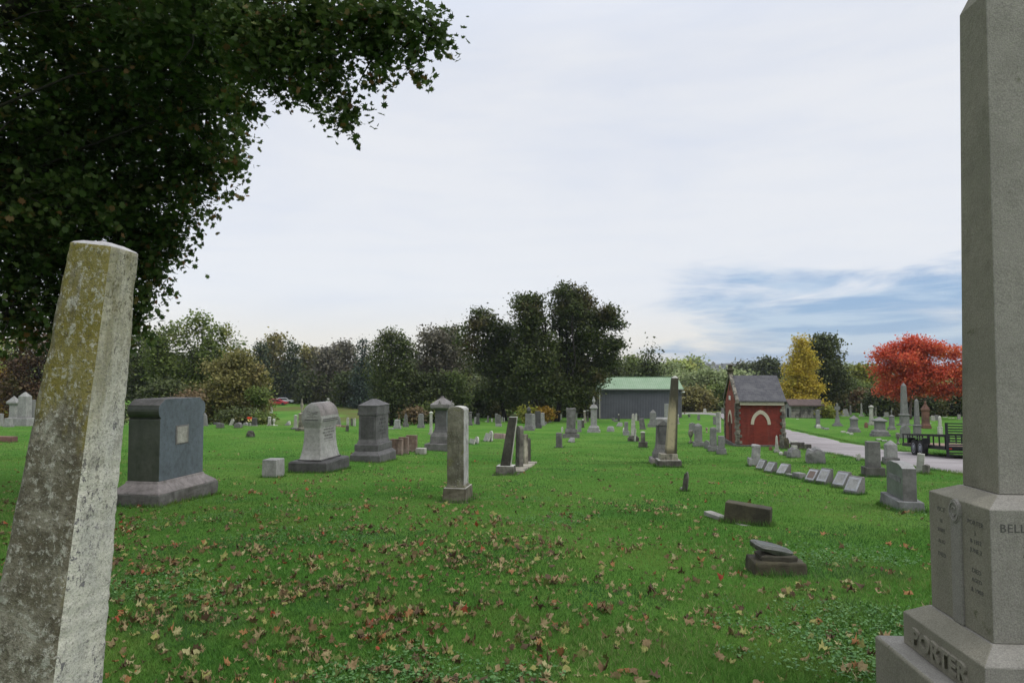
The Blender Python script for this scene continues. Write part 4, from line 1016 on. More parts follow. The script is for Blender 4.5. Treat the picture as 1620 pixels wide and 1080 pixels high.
NAME = dict(slab='headstone', block='block_monument', obelisk='obelisk_monument', pedestal='capped_monument', column='column_monument', cross='cross_monument', slant='slant_marker', rock='fieldstone_marker', kerb='flat_marker', urn='stone_urn', tiered='tiered_monument')
def stone_at(style, u0, u1, vt, vb, mt, label, rot=-10, dr=.6, Y=None, lean=(0, 0), group=None, rough=None, bm=None, fm=None, gm=None, name=None, cat=None, **o):
    um = (u0 + u1) / 2
    p = at(um, vb) if Y is None else None
    if p is None: p = at_depth(um, vb, Y or 90); p.z = gz(p.x, p.y)
    al = math.atan2(p.x, p.y); r = R(rot); ph = r + al; wpx = u1 - u0
    Wp = wpx * p.y / FPX * math.cos(al) * 1.0
    W = Wp / (abs(math.cos(ph)) + dr * abs(math.sin(ph))); D = W * dr
    if 'D' in o: D = o['D']
    half = (W * abs(math.sin(ph)) + D * abs(math.cos(ph))) / 2
    sc_ = 1 + half / math.hypot(p.x, p.y)
    cx, cy = p.x * sc_, p.y * sc_; W *= sc_; D *= sc_
    z0 = gz(cx, cy); H = at_depth(um, vt, cy).z - z0
    if H < .05: H = .05
    root = empty(name or NAME[style], (cx, cy, z0), r, (R(lean[0]), R(lean[1])))
    tag(root, label, cat or ('obelisk' if style == 'obelisk' else 'headstone' if style in ('slab', 'slant') else 'grave marker' if style in ('rock',) else 'grave marker' if style == 'kerb' else 'urn' if style == 'urn' else 'monument'), group)
    near = cy < 32
    if cy < 45: FOOTS.append((cx, cy, W / 2, D / 2, r))
    for part, mb, key, bev in STY[style](W, D, H, o):
        mm = {'b': bm or mt, 'f': fm or mt, 'g': gm or mt}.get(key, mt)
        ob = mb.build(part, M[mm], root, bevel=min(bev, W * .03) if cy < 60 else 0, smooth=(part in ('urn', 'ball', 'finial') and style != 'x'))
        if rough and cy < 60: roughen(ob, cuts=rough[0], amp=rough[1], sc_=rough[2])
    return root
ST = stone_at
FOOTS = []
CG = 'gravestones in the cemetery'
def G_(*a, **k):
    k.setdefault('group', CG); return stone_at(*a, **k)

# ---- left edge, behind the leaning obelisk
G_('pedestal', 6, 36, 626, 669, 'granite_light', 'capped granite monument with dark die at far left, behind the peaked one', Y=50, cw=.85, dw=.5, cap=.3, k2=.75)
G_('block', 19, 58, 620, 670, 'granite_light', 'tall light granite block with pyramid top left of the leaning obelisk', Y=48, dr=.7, bh=.55, bw=.62, ph=.3, tap=.9)
G_('block', 46, 56, 632, 664, 'granite', 'pale slab half hidden behind the peaked granite block', Y=52, top='flat', bh=0)
G_('block', 4, 23, 661, 669.5, 'granite_light', 'low two-step granite block in front of the capped monument at far left', Y=46.5, top='flat', bh=.12, plinth=0)
G_('block', -10, 6, 654, 667, 'granite_light', 'plain light block cut by the left edge of the photo', Y=48, top='flat', bh=0)
G_('kerb', -12, 28, 690, 700, 'red_stone', 'low red granite marker lying flat at the left edge', dr=.3)
# ---- small stones on the crest right of the blue-grey monument
G_('obelisk', 317, 330, 652, 676, 'granite', 'tapered grey stone half hidden behind the blue-grey monument', Y=48, b2=0, bh=.08, sw=1.1)
G_('block', 337, 350, 668, 676, 'granite_dark', 'low dark block behind the small grey block on the crest', Y=53, top='flat', bh=0)
G_('block', 341.5, 355, 669.5, 681, 'granite_mid', 'small grey cube headstone nearest the blue-grey monument', top='flat', bh=0, dr=.7, Y=44)
G_('slab', 362, 368, 662, 677, 'marble', 'thin pale slab leaning sharply to the right on the crest', Y=50, top='round', lean=(0, 24), dr=.5)
G_('slab', 370.5, 383, 668, 681, 'granite_mid', 'pointed grey stone standing left of its paler twin', Y=44, top='gothic', dr=.4, D=.3)
G_('slab', 384, 393, 668, 677, 'granite_light', 'small pale pointed slab left of the flowers', Y=50, top='gothic')
G_('slab', 391.5, 397.5, 668.5, 678, 'granite_light', 'narrow pale pointed slab just under the flowers', Y=49, top='gothic')
G_('block', 397, 408, 661, 676, 'granite_dark', 'dark square headstone with light base right of the flowers', Y=49, top='flat', bh=.06, bw=.85, bm='granite_light')
G_('rock', 389, 403.5, 681, 691.5, 'marble_dark', 'dark squat fieldstone with a white top alone on the lawn', rough=(4, .03, 6), dr=.7, fm='marble_white')
G_('column', 421.5, 431, 659, 676, 'marble', 'short grey pillar with white cap on the left crest', Y=50, sw=.62, cw=1.3, fm='marble_white')
G_('urn', 430.5, 436, 662, 677, 'marble_white', 'small white urn beside the short white-capped pillar', Y=50)
G_('rock', 435.5, 439.5, 672, 676, 'marble_white', 'tiny white stone beside the small white urn', Y=50)
G_('obelisk', 450, 460, 666, 678, 'granite', 'small grey pyramid-shaped stone alone on the crest', Y=50, b2=0, bh=.05, sw=1.2, tap=.5)
G_('rock', 455.5, 460, 665.5, 671, 'marble_white', 'white knob stone behind the small grey pyramid', Y=56)
G_('column', 460, 475, 656, 682.5, 'marble', 'white-topped slender pillar left of the tall stained finial monument', Y=43, sw=.42, bh=.12, tap=.85, caph=.08, cw=1.2, fm='marble_white', bm='granite')
G_('pedestal', 467, 487, 630, 688, 'marble_stained', 'tall stained marble monument with slender finial behind the bottle-shaped one', rot=-5, Y=41, fin=.42, fw=.38, bh=.13, p2=.06, cap=.12, dw=.55, cw=.62, k2=.7, dr=1, bm='marble_dark')
G_('column', 511, 526, 629.5, 684, 'marble', 'pillar with white ball finial rising behind the bottle-shaped monument', Y=44, ball=True, caph=.08, sw=.5)
G_('obelisk', 531, 540, 657, 676, 'granite', 'grey tapered stone right of the bottle-shaped monument', Y=53, b2=0, sw=1.1)
G_('block', 530, 540, 672, 681, 'pink_light', 'pinkish low block right of the bottle-shaped monument', Y=47, top='flat', bh=0)
G_('block', 539.5, 549, 673, 681, 'red_stone', 'brick-red low block beside the pinkish one', Y=47, top='flat', bh=0)
G_('slab', 546.5, 551.5, 672, 688, 'marble_dark', 'small dark narrow stone tilted forward left of the dark granite monument', Y=42, top='gothic', lean=(0, 4))
G_('slab', 548, 552.5, 660, 675, 'marble', 'little white-topped slab behind the small dark tilted stone', Y=52)
G_('slab', 554.5, 558.5, 661, 675.5, 'marble_dark', 'left dark slab of the pair beside the dark granite monument', Y=52)
G_('slab', 559, 563, 661, 675.5, 'marble', 'right pale slab of the pair beside the dark granite monument', Y=52)
# ---- between the big left monuments and the pillar
G_('block', 622, 635, 663, 679.5, 'granite_light', 'light grey block with raised scroll right of the dark granite monument', bh=.25, top='lowhip', Y=62)
G_('kerb', 611, 624, 679, 683, 'granite_light', 'flat pale slab on the grass right of the dark granite monument', Y=60)
G_('obelisk', 637, 647, 653.5, 671.5, 'granite_mid', 'grey square obelisk on a base against the dark arborvitae', Y=76, tap=.9, b2=0, bh=.35)
G_('block', 660, 672, 654, 674, 'granite', 'round-topped grey block on a wide base right of the grey square obelisk', Y=72, top='cushion', ph=.25, bh=.35)
G_('column', 677.5, 686, 650.5, 687.5, 'marble', 'white-capped pillar half hidden behind the capped monument', sw=.6, bh=.08, fm='marble_white')
G_('slab', 713, 717.5, 657.5, 675, 'marble_white', 'thin white slab between the capped monument and the weathered pillar', Y=70)
G_('column', 740, 748.5, 651, 671, 'granite_mid', 'grey column on a dark base just right of the weathered pillar', Y=78, sw=.6)
G_('slab', 750, 754, 659.5, 670, 'granite_light', 'pale short slab leaning beside the dark post under the wood', Y=82)
G_('block', 752.5, 759.5, 653.5, 671, 'granite_dark', 'dark upright post stone right of the weathered pillar', Y=80, top='flat', bh=.3)
G_('slab', 770.5, 773.5, 657.5, 668, 'granite_mid', 'very thin grey upright at the wood edge, left of the tiny white one', Y=86)
G_('slab', 777, 779.5, 661.5, 668, 'marble_white', 'tiny white upright at the wood edge', Y=88)
G_('kerb', 767, 773, 666.5, 668.5, 'marble_white', 'flat white stone at the wood edge', Y=88)
G_('slab', 783, 788, 654, 670, 'granite', 'grey slab standing behind the rounded headstone on a base', Y=84, top='flat')
G_('slab', 783.5, 794, 655.5, 672.5, 'granite_mid', 'rounded grey headstone on a light base before the wood', Y=74, bh=.3, top='round', bw=.8, bm='granite_light')
G_('slab', 793.8, 795.4, 659, 667, 'marble_white', 'left one of two pin-thin white posts at the wood edge', Y=88)
G_('slab', 796.8, 798.4, 660, 667, 'marble_white', 'right one of two pin-thin white posts at the wood edge', Y=88)
G_('slab', 741.5, 751, 694, 703, 'marble', 'lower slab of the leaning pair right of the weathered pillar', top='flat', rot=-65, dr=.12, lean=(-14, 0))
G_('slab', 749, 757, 690, 702, 'marble', 'upper slab of the leaning pair right of the weathered pillar', top='round', rot=-65, dr=.14, lean=(-12, 0))
G_('slab', 764, 774, 684.5, 698.5, 'marble', 'dull leaning slab of the pair left of the dark leaning pillar', top='flat', rot=-62, dr=.14, lean=(-22, 0))
G_('slab', 772.5, 779.5, 681, 698.5, 'marble_white', 'whiter upright slab of the pair left of the dark leaning pillar', top='round', rot=-62, dr=.16, lean=(-5, 0))
G_('kerb', 781, 800, 685.5, 694, 'pink_light', 'low pinkish sloping kerb behind the dark leaning pillar', rot=-25, dr=.4)
# ---- centre, around the big maple trunk
G_('pedestal', 827, 846, 643, 681, 'granite', 'light monument with a dark square finial left of the maple trunk', fin=.25, ft='block', fw=.35, cap=.1, dw=.6, cw=.66, bh=.12, p2=.16, fm='granite_dark', k2=.75)
G_('block', 840, 848, 654.5, 678, 'granite_light', 'pale narrow stone directly behind the dark-finialed monument', Y=70, bh=.25)
G_('block', 844.5, 857.5, 650, 676, 'granite_dark', 'dark upright slab on a stepped base before the maple trunk', Y=70, top='flat', bh=.3, plinth=.15)
G_('block', 854, 862.5, 652.5, 673, 'granite_light', 'pale slab just right of the dark slab at the maple trunk', Y=76, top='lowhip', bh=.2)
for i, (a, b, t, v) in enumerate([(860, 865, 667, 671.5), (864.5, 869, 665.5, 670), (869, 873, 664, 668.5), (873, 877, 662, 667)]):
    G_('block', a, b, t, v, 'granite', ['first and nearest of the low grey stones stepping away right of the maple trunk', 'second of the low grey stones stepping away right of the maple trunk', 'third of the low grey stones stepping away right of the maple trunk', 'last and smallest of the low grey stones stepping away right of the maple trunk'][i], Y=80 + 4 * i, top='flat', bh=0)
G_('block', 877.5, 884, 650.5, 664, 'granite_mid', 'grey stone with a bright top far behind the square post', Y=96, top='flat', bh=.2, fm='marble_white')
G_('slab', 884, 889, 654.5, 664, 'marble_white', 'small white stone beside the far bright-topped one', Y=96)
G_('tiered', 890, 917, 645, 692.5, 'granite_mid', 'big rough brownish-grey stone on a waisted stepped base', rough=(3, .05, 2.5), rot=-4, dr=.6)
G_('block', 877.5, 891.5, 684, 708.5, 'granite_mid', 'short square post stone with pale top on a thin footing', bh=.06, bw=.72, dr=.8, top='cushion', ph=.04)
G_('slant', 898, 909.5, 692, 700, 'granite_light', 'low slanted grey marker at the foot of the big rough stone', rot=-60, dr=.7)
G_('slab', 888, 891, 675, 682, 'marble_white', 'tiny white footstone left of the big rough stone', Y=62)
G_('slab', 911.3, 913.2, 653, 664, 'marble_white', 'pin-thin white post behind the big rough stone', Y=92)
G_('slab', 913.5, 920, 664, 681, 'granite_light', 'light slab just right of the big rough stone', Y=62, top='flat')
G_('column', 919, 925, 662.5, 675, 'marble_dark', 'dark little pillar with white knob right of the light slab', Y=72, ball=True, sw=.8, caph=.2, fm='marble_white')
G_('column', 922, 928, 649, 669, 'marble_stained', 'stained thin pillar left of the urn-topped column', Y=84, sw=.6, fm='marble_white')
G_('column', 927.5, 932, 648, 664, 'marble_dark', 'dark thin pillar half hidden by the urn-topped column', Y=90, sw=.7, fm='marble_white')
G_('pedestal', 929, 950, 626.5, 684, 'granite_light', 'tall slender monument topped by a carved urn near the barn corner', fin=.24, fw=.28, cap=.15, dw=.47, cw=.62, bh=.09, p2=.14, k2=.82, knob=.4, dr=.9)
# ---- in front of the barn
G_('rock', 960, 972, 674, 682.5, 'granite_light', 'small pale lumpy stone alone on the grass before the barn', rough=(3, .08, 3))
G_('slant', 975, 985, 668, 676, 'granite_light', 'pale slanted marker at the head of the low row before the barn', rot=-55, Y=74)
for i, (a, b, t, v, y) in enumerate([(971, 977, 664, 668.5, 88), (968, 973, 661, 665.5, 92)]):
    G_('block', a, b, t, v, 'granite', ['nearer low grey stone in the row running to the barn wall', 'farther low grey stone in the row running to the barn wall'][i], Y=y, top='flat', bh=0)
G_('column', 976.5, 981, 654.5, 666, 'granite_dark', 'dark little post with a white ball against the barn', Y=90, ball=True, sw=.8, caph=.18, fm='marble_white')
G_('block', 985.5, 996, 667, 688.5, 'granite', 'grey stone on a pale block base left of the narrow white obelisk', bh=.35, top='cushion', ph=.1, bw=.6, bm='granite_light')
G_('rock', 985, 990, 676, 682, 'marble_white', 'white lump leaning on the grey stone left of the narrow obelisk', Y=60)
G_('obelisk', 993, 1011, 654, 698, 'marble', 'narrow white obelisk on a black mossy base before the barn', bm='marble_dark', sw=.62, tap=.55, bh=.25, b2=.12, blunt=True)
G_('slab', 1002.8, 1006, 678, 698.5, 'marble', 'thin tilted slab right against the narrow white obelisk', rot=-55, lean=(0, 4), top='flat')
G_('column', 1010, 1024.5, 682, 708, 'marble_dark', 'short dark pillar with white cap on a heavy stained base', sw=.5, bh=.36, tap=.9, cw=1.12, caph=.09, fm='marble_white', dr=.8)
G_('slab', 1005, 1008, 653.5, 664, 'marble_white', 'white narrow post standing against the barn wall', Y=92)
G_('block', 1007.8, 1012, 656.5, 664, 'granite_dark', 'dark small stone beside the white post by the barn', Y=92, top='flat')
G_('block', 1011, 1022.5, 661, 679, 'granite_mid', 'grey stone tipped to one side before the barn', lean=(0, -7), bh=.1, top='hip')
G_('block', 1024.5, 1042, 648, 675.5, 'granite', 'peaked grey block on stepped bases before the barn', bh=.35, plinth=.3, top='hip', ph=.3, bw=.62)
G_('slab', 1051, 1058, 638.5, 662, 'granite_light', 'tall pale slab seen behind the tall leaning obelisk', Y=88, top='flat')
G_('column', 1069.5, 1075.5, 655, 670.5, 'marble', 'white-topped pillar just right of the tall leaning obelisk', Y=80, sw=.55, fm='marble_white')
G_('urn', 1081.5, 1085, 651.5, 658, 'pink_light', 'small pink stone figure on a white kerb right of the barn', Y=112)
G_('kerb', 1077, 1089, 656.5, 658.8, 'marble_white', 'white kerb under the small pink figure', Y=112)
G_('urn', 1087.5, 1093, 655.5, 664, 'granite_mid', 'grey urn on the lawn right of the barn', Y=98)
# ---- left of the brick vault
G_('slab', 1103, 1107.5, 655.5, 668, 'granite', 'small grey slab on the grass beside the road bend', Y=90)
G_('slab', 1108.5, 1111.5, 652, 658, 'granite_light', 'little pale slab left of the tall white stone across the road', Y=118)
G_('block', 1112, 1118.5, 646, 657, 'marble_white', 'tall white stone across the road left of the brick vault', Y=118, top='cushion', ph=.3, bh=.15, bw=.75)
G_('block', 1120, 1123, 653.5, 657.5, 'marble_white', 'left one of two tiny white blocks across the road', Y=118, top='flat', bh=0)
G_('block', 1123.5, 1126.5, 653, 657.5, 'marble_white', 'right one of two tiny white blocks across the road', Y=118, top='flat', bh=0)
G_('block', 1141, 1151, 645, 657, 'granite', 'wide blue-grey block across the road against the brick vault', Y=112, top='flat', bh=0, dr=.3)
G_('block', 1128, 1134.5, 658.5, 673, 'granite', 'bluish slab left of the tall light-edged slab', Y=76, top='flat', bh=0)
G_('slab', 1133, 1141, 652, 684, 'marble', 'tall light-edged slab with white top near the brick vault', rot=-50, top='flat', D=.22)
G_('slab', 1145.5, 1150.5, 661, 675.5, 'granite', 'grey rounded slab touching the left end of the brick vault', Y=72)
G_('urn', 1116, 1120, 676, 684.5, 'pink_light', 'small pinkish urn alone on the grass left of the brick vault', Y=60)
G_('urn', 1088.5, 1097, 680, 701, 'marble_stained', 'stained black and white urn pedestal left of the stout grey slab', fm='marble_white')
G_('slab', 1090, 1101, 668, 688, 'granite', 'grey slab behind the stout grey slab', Y=58, top='peak')
G_('block', 1096, 1114, 669.5, 707, 'granite', 'stout grey slab with serrated top on a rough base', bh=.28, bw=.7, top='hip', ph=.12, dr=.8, rough=(3, .03, 4))
G_('slab', 1115, 1124.5, 696, 710, 'granite', 'low leaning slab left of the twin grey pillars', rot=-30, lean=(0, -8), top='gothic')
G_('block', 1119.5, 1137.5, 676, 714.5, 'granite', 'taller of the twin grey pillars left of the brick vault', bh=.26, bw=.62, top='cushion', ph=.08, dr=.9, rough=(2, .02, 4))
G_('block', 1133, 1149.5, 689, 719, 'granite', 'shorter of the twin grey pillars, with a white patch on top', bh=.25, bw=.66, top='cushion', ph=.07, dr=.9, rough=(2, .02, 4))
M['slant_rim'] = stone('pale_dressed_granite', (.36, .36, .37), (.28, .28, .29), dk=.05, speck=.12)
M['brown_panel'] = stone('brown_stained_panel', (.16, .12, .10), (.11, .085, .075), dk=.3)
# ---- row of slant markers and neighbours
G_('column', 1182, 1208, 702, 737.5, 'granite_light', 'rounded stump-like stone on a rough base at the head of the slant marker row', sw=.55, bh=.34, tap=1.05, caph=.12, cw=.95, lean=(0, 3), dr=.8, rough=(3, .03, 4))
SLL = ['first and farthest slant marker of the row, beside the stump-like stone', 'second slant marker of the row, counting from the brick vault', 'third slant marker of the row, with an empty gap to its right',
       'brown-faced slant marker, first after the flat block in the row', 'slant marker right behind the brown-faced one', 'wide slant marker, last but one and nearly touching the nearest', 'nearest slant marker of the row, with a dark undercut side']
for i, (a, b, t, v) in enumerate([(1195, 1214, 727, 744), (1208, 1230, 730.5, 748.5), (1227, 1252, 733.5, 752.5), (1272, 1299, 742, 763.5), (1290, 1319, 741, 767), (1315, 1348, 746, 773), (1334, 1369, 753.5, 783.5)]):
    ST('slant', a, b, t, v, 'granite_light', SLL[i], rot=-62, dr=1.05 if i < 6 else .9, bm='granite_mid', fm='slant_rim', gm='brown_panel' if i == 3 else 'granite_light', group='slant markers in a row')
G_('block', 1253, 1276, 747.5, 758, 'granite', 'flat-topped low block in the gap of the slant marker row', top='flat', bh=0, rot=-78, dr=.7)
G_('kerb', 1242, 1256, 749, 754.5, 'granite_light', 'flat slab lying against the low block in the slant marker row', rot=-78, dr=.7)
G_('slab', 1275, 1305, 708, 733.5, 'granite', 'broad rock-faced boulder stone on the lawn before the road', top='broken', rot=-15, D=.42, rough=(5, .05, 3))
G_('slab', 1246, 1265, 708, 724.5, 'granite', 'rough triangular stone below the brick vault corner', top='broken', rot=10, D=.35, rough=(4, .05, 3))
G_('obelisk', 1224, 1234, 688, 716, 'marble', 'slim little obelisk standing against the brick vault', bh=.14, b2=0, sw=.8, tap=.5)
G_('rock', 1232, 1239, 714, 719.5, 'marble_white', 'small white stone at the foot of the slim little obelisk')
G_('rock', 1239, 1247, 713, 721, 'granite_mid', 'little dark boulder between the white stone and the triangular stone', rough=(3, .03, 4))
G_('rock', 1216, 1222, 706, 712.5, 'brownstone', 'tiny brown stone left of the slim little obelisk')
G_('block', 1362, 1401, 698, 755, 'granite_mid', 'tall grey-brown block monument left of the pale peaked one', bh=.24, bw=.66, top='flat', dr=.8, bm='granite_rough')
G_('block', 1395, 1424, 696, 735, 'granite_light', 'pale peaked stone on a base between the lane and the tall grey-brown block', bh=.22, bw=.78, top='hip', ph=.14, dr=.8, bm='granite_mid')
G_('slab', 1354.5, 1361, 717, 728.5, 'marble', 'tiny pointed stub in the grass left of the tall grey-brown block', top='gothic', lean=(0, 8))
ST('slab', 1449, 1461, 717, 748, 'marble', 'narrow weathered slab leaning right before the trailer', rot=-35, top='flat', lean=(0, 5), group=CG, D=.14)
ST('slab', 1460, 1471, 734, 750, 'marble_dark', 'short dark pointed slab beside the narrow leaning one', rot=-45, top='peak', group=CG, D=.16)
# ---- across the road
G_('rock', 1259.5, 1264, 662, 668.5, 'marble_white', 'small white leaning stone before the stone mausoleum', Y=84)
G_('column', 1288.5, 1300, 648, 676, 'granite', 'grey pillar before the right end of the stone mausoleum', sw=.62, bh=.12, caph=.05, cw=1.05)
G_('rock', 1291, 1299, 671, 677, 'marble_white', 'white rubble piled at the foot of the grey pillar')
G_('rock', 1299, 1305, 675, 678.5, 'granite', 'dark low stone right of the white rubble')
G_('kerb', 1304, 1312, 676.5, 679.5, 'granite_light', 'flat pale stone right of the rubble')
G_('cross', 1316, 1334, 637.5, 674, 'granite', 'stone cross on a stepped base right of the stone mausoleum', dr=.8)
G_('kerb', 1306, 1320, 657.5, 661.5, 'marble_white', 'low white kerb left of the stone cross', Y=100)
G_('slab', 1318, 1331, 652, 662, 'granite', 'wide grey slab behind the stone cross', Y=100, top='flat')
G_('obelisk', 1330, 1345, 647, 664, 'granite_light', 'broad truncated pale stone right of the cross', Y=96, tap=.62, sw=1.0, blunt=True, tip=.03, b2=.2)
G_('obelisk', 1343.5, 1348, 640.5, 659, 'granite', 'thin grey obelisk behind the truncated stone', Y=102, b2=0, sw=1.1)
G_('obelisk', 1358.5, 1368, 637, 663.5, 'marble_white', 'slender white obelisk under the brown-topped tree', Y=96, sw=.55, tap=.55, bh=.12)
G_('pedestal', 1340.5, 1362, 656, 684, 'granite', 'squat monument with pyramid cap in the middle of the right-hand graves', cap=.32, dw=.6, cw=.72, bh=.12, p2=.14, k2=.85, knob=.06, dr=.9)
G_('column', 1372.5, 1385, 640.5, 672.5, 'marble', 'pale column with a flat mushroom cap left of the wide capped tomb', sw=.6, cw=1.5, caph=.17, dr=1)
G_('column', 1383.5, 1388, 644, 661, 'marble', 'thin pale post right beside the mushroom-capped column', Y=94, sw=.7)
G_('pedestal', 1375.5, 1409, 659, 690.5, 'granite', 'wide low tomb monument with broad spreading hipped cap', cap=.27, dw=.55, cw=.78, bh=.14, p2=.18, k2=.86, knob=.12, dr=.8)
G_('rock', 1367, 1373.5, 668, 676.5, 'brownstone', 'small brown stone left of the wide capped tomb')
G_('kerb', 1330, 1338, 681.5, 684, 'marble_white', 'left flat white footstone by the road verge')
G_('kerb', 1338.5, 1344, 683, 685.5, 'marble_white', 'middle flat white footstone by the road verge')
G_('kerb', 1344, 1350, 684.5, 687.5, 'marble_white', 'right flat white footstone by the road verge')
G_('kerb', 1386, 1394.5, 693.5, 696.5, 'marble_white', 'flat white footstone below the wide capped tomb, left one')
G_('kerb', 1395, 1404, 696, 698.5, 'marble_white', 'flat white footstone below the wide capped tomb, right one')
G_('block', 1397, 1408, 652, 665, 'granite_light', 'square pale block behind the wide capped tomb', Y=92, bh=.12, top='flat')
G_('pedestal', 1403.5, 1418.5, 646, 680, 'granite', 'slender capped monument with a pointed finial left of the tallest obelisk', fin=.28, fw=.25, cap=.16, dw=.62, cw=.7, bh=.08, p2=.12, k2=.85, dr=1)
G_('obelisk', 1418, 1444, 605, 673, 'granite', 'tallest grey obelisk on a capped die across the road', die=.19, bh=.08, b2=.08, sw=.86, tap=.72, dr=1)
G_('block', 1436.5, 1444, 645, 663, 'granite_blue', 'blue-green slab between the two grey obelisks', Y=90, top='cushion', ph=.2)
G_('obelisk', 1440.5, 1462, 630, 690, 'granite', 'second, shorter grey obelisk on a capped die', die=.2, bh=.08, b2=.08, sw=.86, tap=.6, dr=1)
G_('pedestal', 1455.5, 1474, 634, 678, 'brownstone', 'dark brown sandstone monument with a pointed gabled cap', cap=.3, dw=.72, cw=.82, bh=.10, p2=.08, k2=.95, knob=.3, fin=.12, fw=.22, ft='block', dr=.9)
G_('slab', 1472.5, 1480, 657, 677, 'marble', 'pale rounded slab right of the brown monument', Y=78)
G_('slab', 1478, 1486, 656, 676, 'granite', 'grey rounded slab right of the pale rounded one', Y=80)
G_('pedestal', 1482, 1493, 657.5, 691, 'marble_white', 'white pedestal topped by a rounded white shaft left of the trailer gate', fin=.5, fw=.55, ft='block', cap=.08, dw=.8, cw=.95, bh=.06, p2=.04, k2=.95, dr=1)
G_('block', 1491.5, 1500, 660.5, 670, 'marble_white', 'white square block behind the trailer gate', Y=92, top='flat', bh=0)
G_('column', 1513.5, 1521.5, 655, 673, 'marble', 'pale capped column nearest the foreground monument', Y=84, sw=.75, cw=1.3, caph=.16)
G_('rock', 1500.5, 1505.5, 666, 671, 'marble_white', 'left one of two white lumps behind the trailer gate', Y=88)
G_('rock', 1506, 1510.5, 665, 670.5, 'marble_white', 'right one of two white lumps behind the trailer gate', Y=88)
G_('block', 1423.5, 1441, 672, 693, 'granite', 'grey slab with a scroll-rolled pale top behind the trailer', top='vault', ph=.35, bh=0, dr=.5)
G_('urn', 1416.5, 1425, 684.5, 703, 'granite_pink', 'stone planter urn left of the trailer')
G_('kerb', 1462, 1475, 672, 681, 'marble', 'low pale base right of the second obelisk', Y=70)

# ================================================================ the large stones near the camera
FOOT = []
def place(name, label, cat, u, v, rot, corner, z_off=0.0, lean=(0, 0), group=None, Y=None):
    """corner: local (x, y) of the ground corner seen at pixel (u, v)"""
    p = at(u, v) if Y is None else at_depth(u, v, Y); r = R(rot)
    cx = p.x - (corner[0] * math.cos(r) - corner[1] * math.sin(r)); cy = p.y - (corner[0] * math.sin(r) + corner[1] * math.cos(r))
    FOOTS.append((cx, cy, abs(corner[0]) + .01, abs(corner[1]) + .01, r))
    e = empty(name, (cx, cy, gz(cx, cy) + z_off), r, (R(lean[0]), R(lean[1]))); tag(e, label, cat, group); return e
def text_mesh(s, size, ext, font_bold=.0):
    cu = bpy.data.curves.new('lettering', 'FONT'); cu.body = s; cu.size = size; cu.extrude = ext; cu.offset = font_bold; cu.align_x = 'CENTER'; cu.resolution_u = 2
    cu.space_character = 1.08
    ob = bpy.data.objects.new('lettering', cu); COL.objects.link(ob)
    dg = bpy.context.evaluated_depsgraph_get(); me = bpy.data.meshes.new_from_object(ob.evaluated_get(dg)); bpy.data.objects.remove(ob)
    return me
def text_on(s, size, ext, parent, mt, loc, rotz, name='lettering', bold=0.0, sx=1.0):
    me = text_mesh(s, size, ext, bold); o = link(name, me, mt, parent)
    o.location = loc; o.rotation_euler = (PI / 2, 0, rotz); o.scale = (sx, 1, 1); return o

# engraved rows, unreadable: thin dark strokes with groove shade put into the colour
def worn_rows(parent, x0, x1, z0, z1, rows, axis, off, seed, mt='granite_dark', h=.035, name='worn_inscription'):
    r = random.Random(seed); m = MB(); t = .0018
    for i in range(rows):
        z = z1 - (z1 - z0) * (i + .5) / rows; wfac = r.uniform(.45, 1); c = (x0 + x1) / 2; a = c - (c - x0) * wfac; b = c + (x1 - c) * wfac; x = a
        while x < b:
            w = r.uniform(.3, .8) * h
            for (p0, p1, q0, q1) in random.Random(r.random()).sample([(0, .22, 0, 1), (0, 1, .78, 1), (0, 1, 0, .22), (.78, 1, 0, 1), (0, .9, .4, .6)], r.choice([2, 3])):
                xa, xb, za, zb = x + w * p0, x + w * p1, z + h * (q0 - .5), z + h * (q1 - .5)
                if axis == 'y': m.box(xa, xb, off - t, off + t, za, zb)
                else: m.box(off - t, off + t, xa, xb, za, zb)
            x += w + h * .3 + (h * .7 if r.random() < .2 else 0)
    return m.build(name, M[mt], parent)

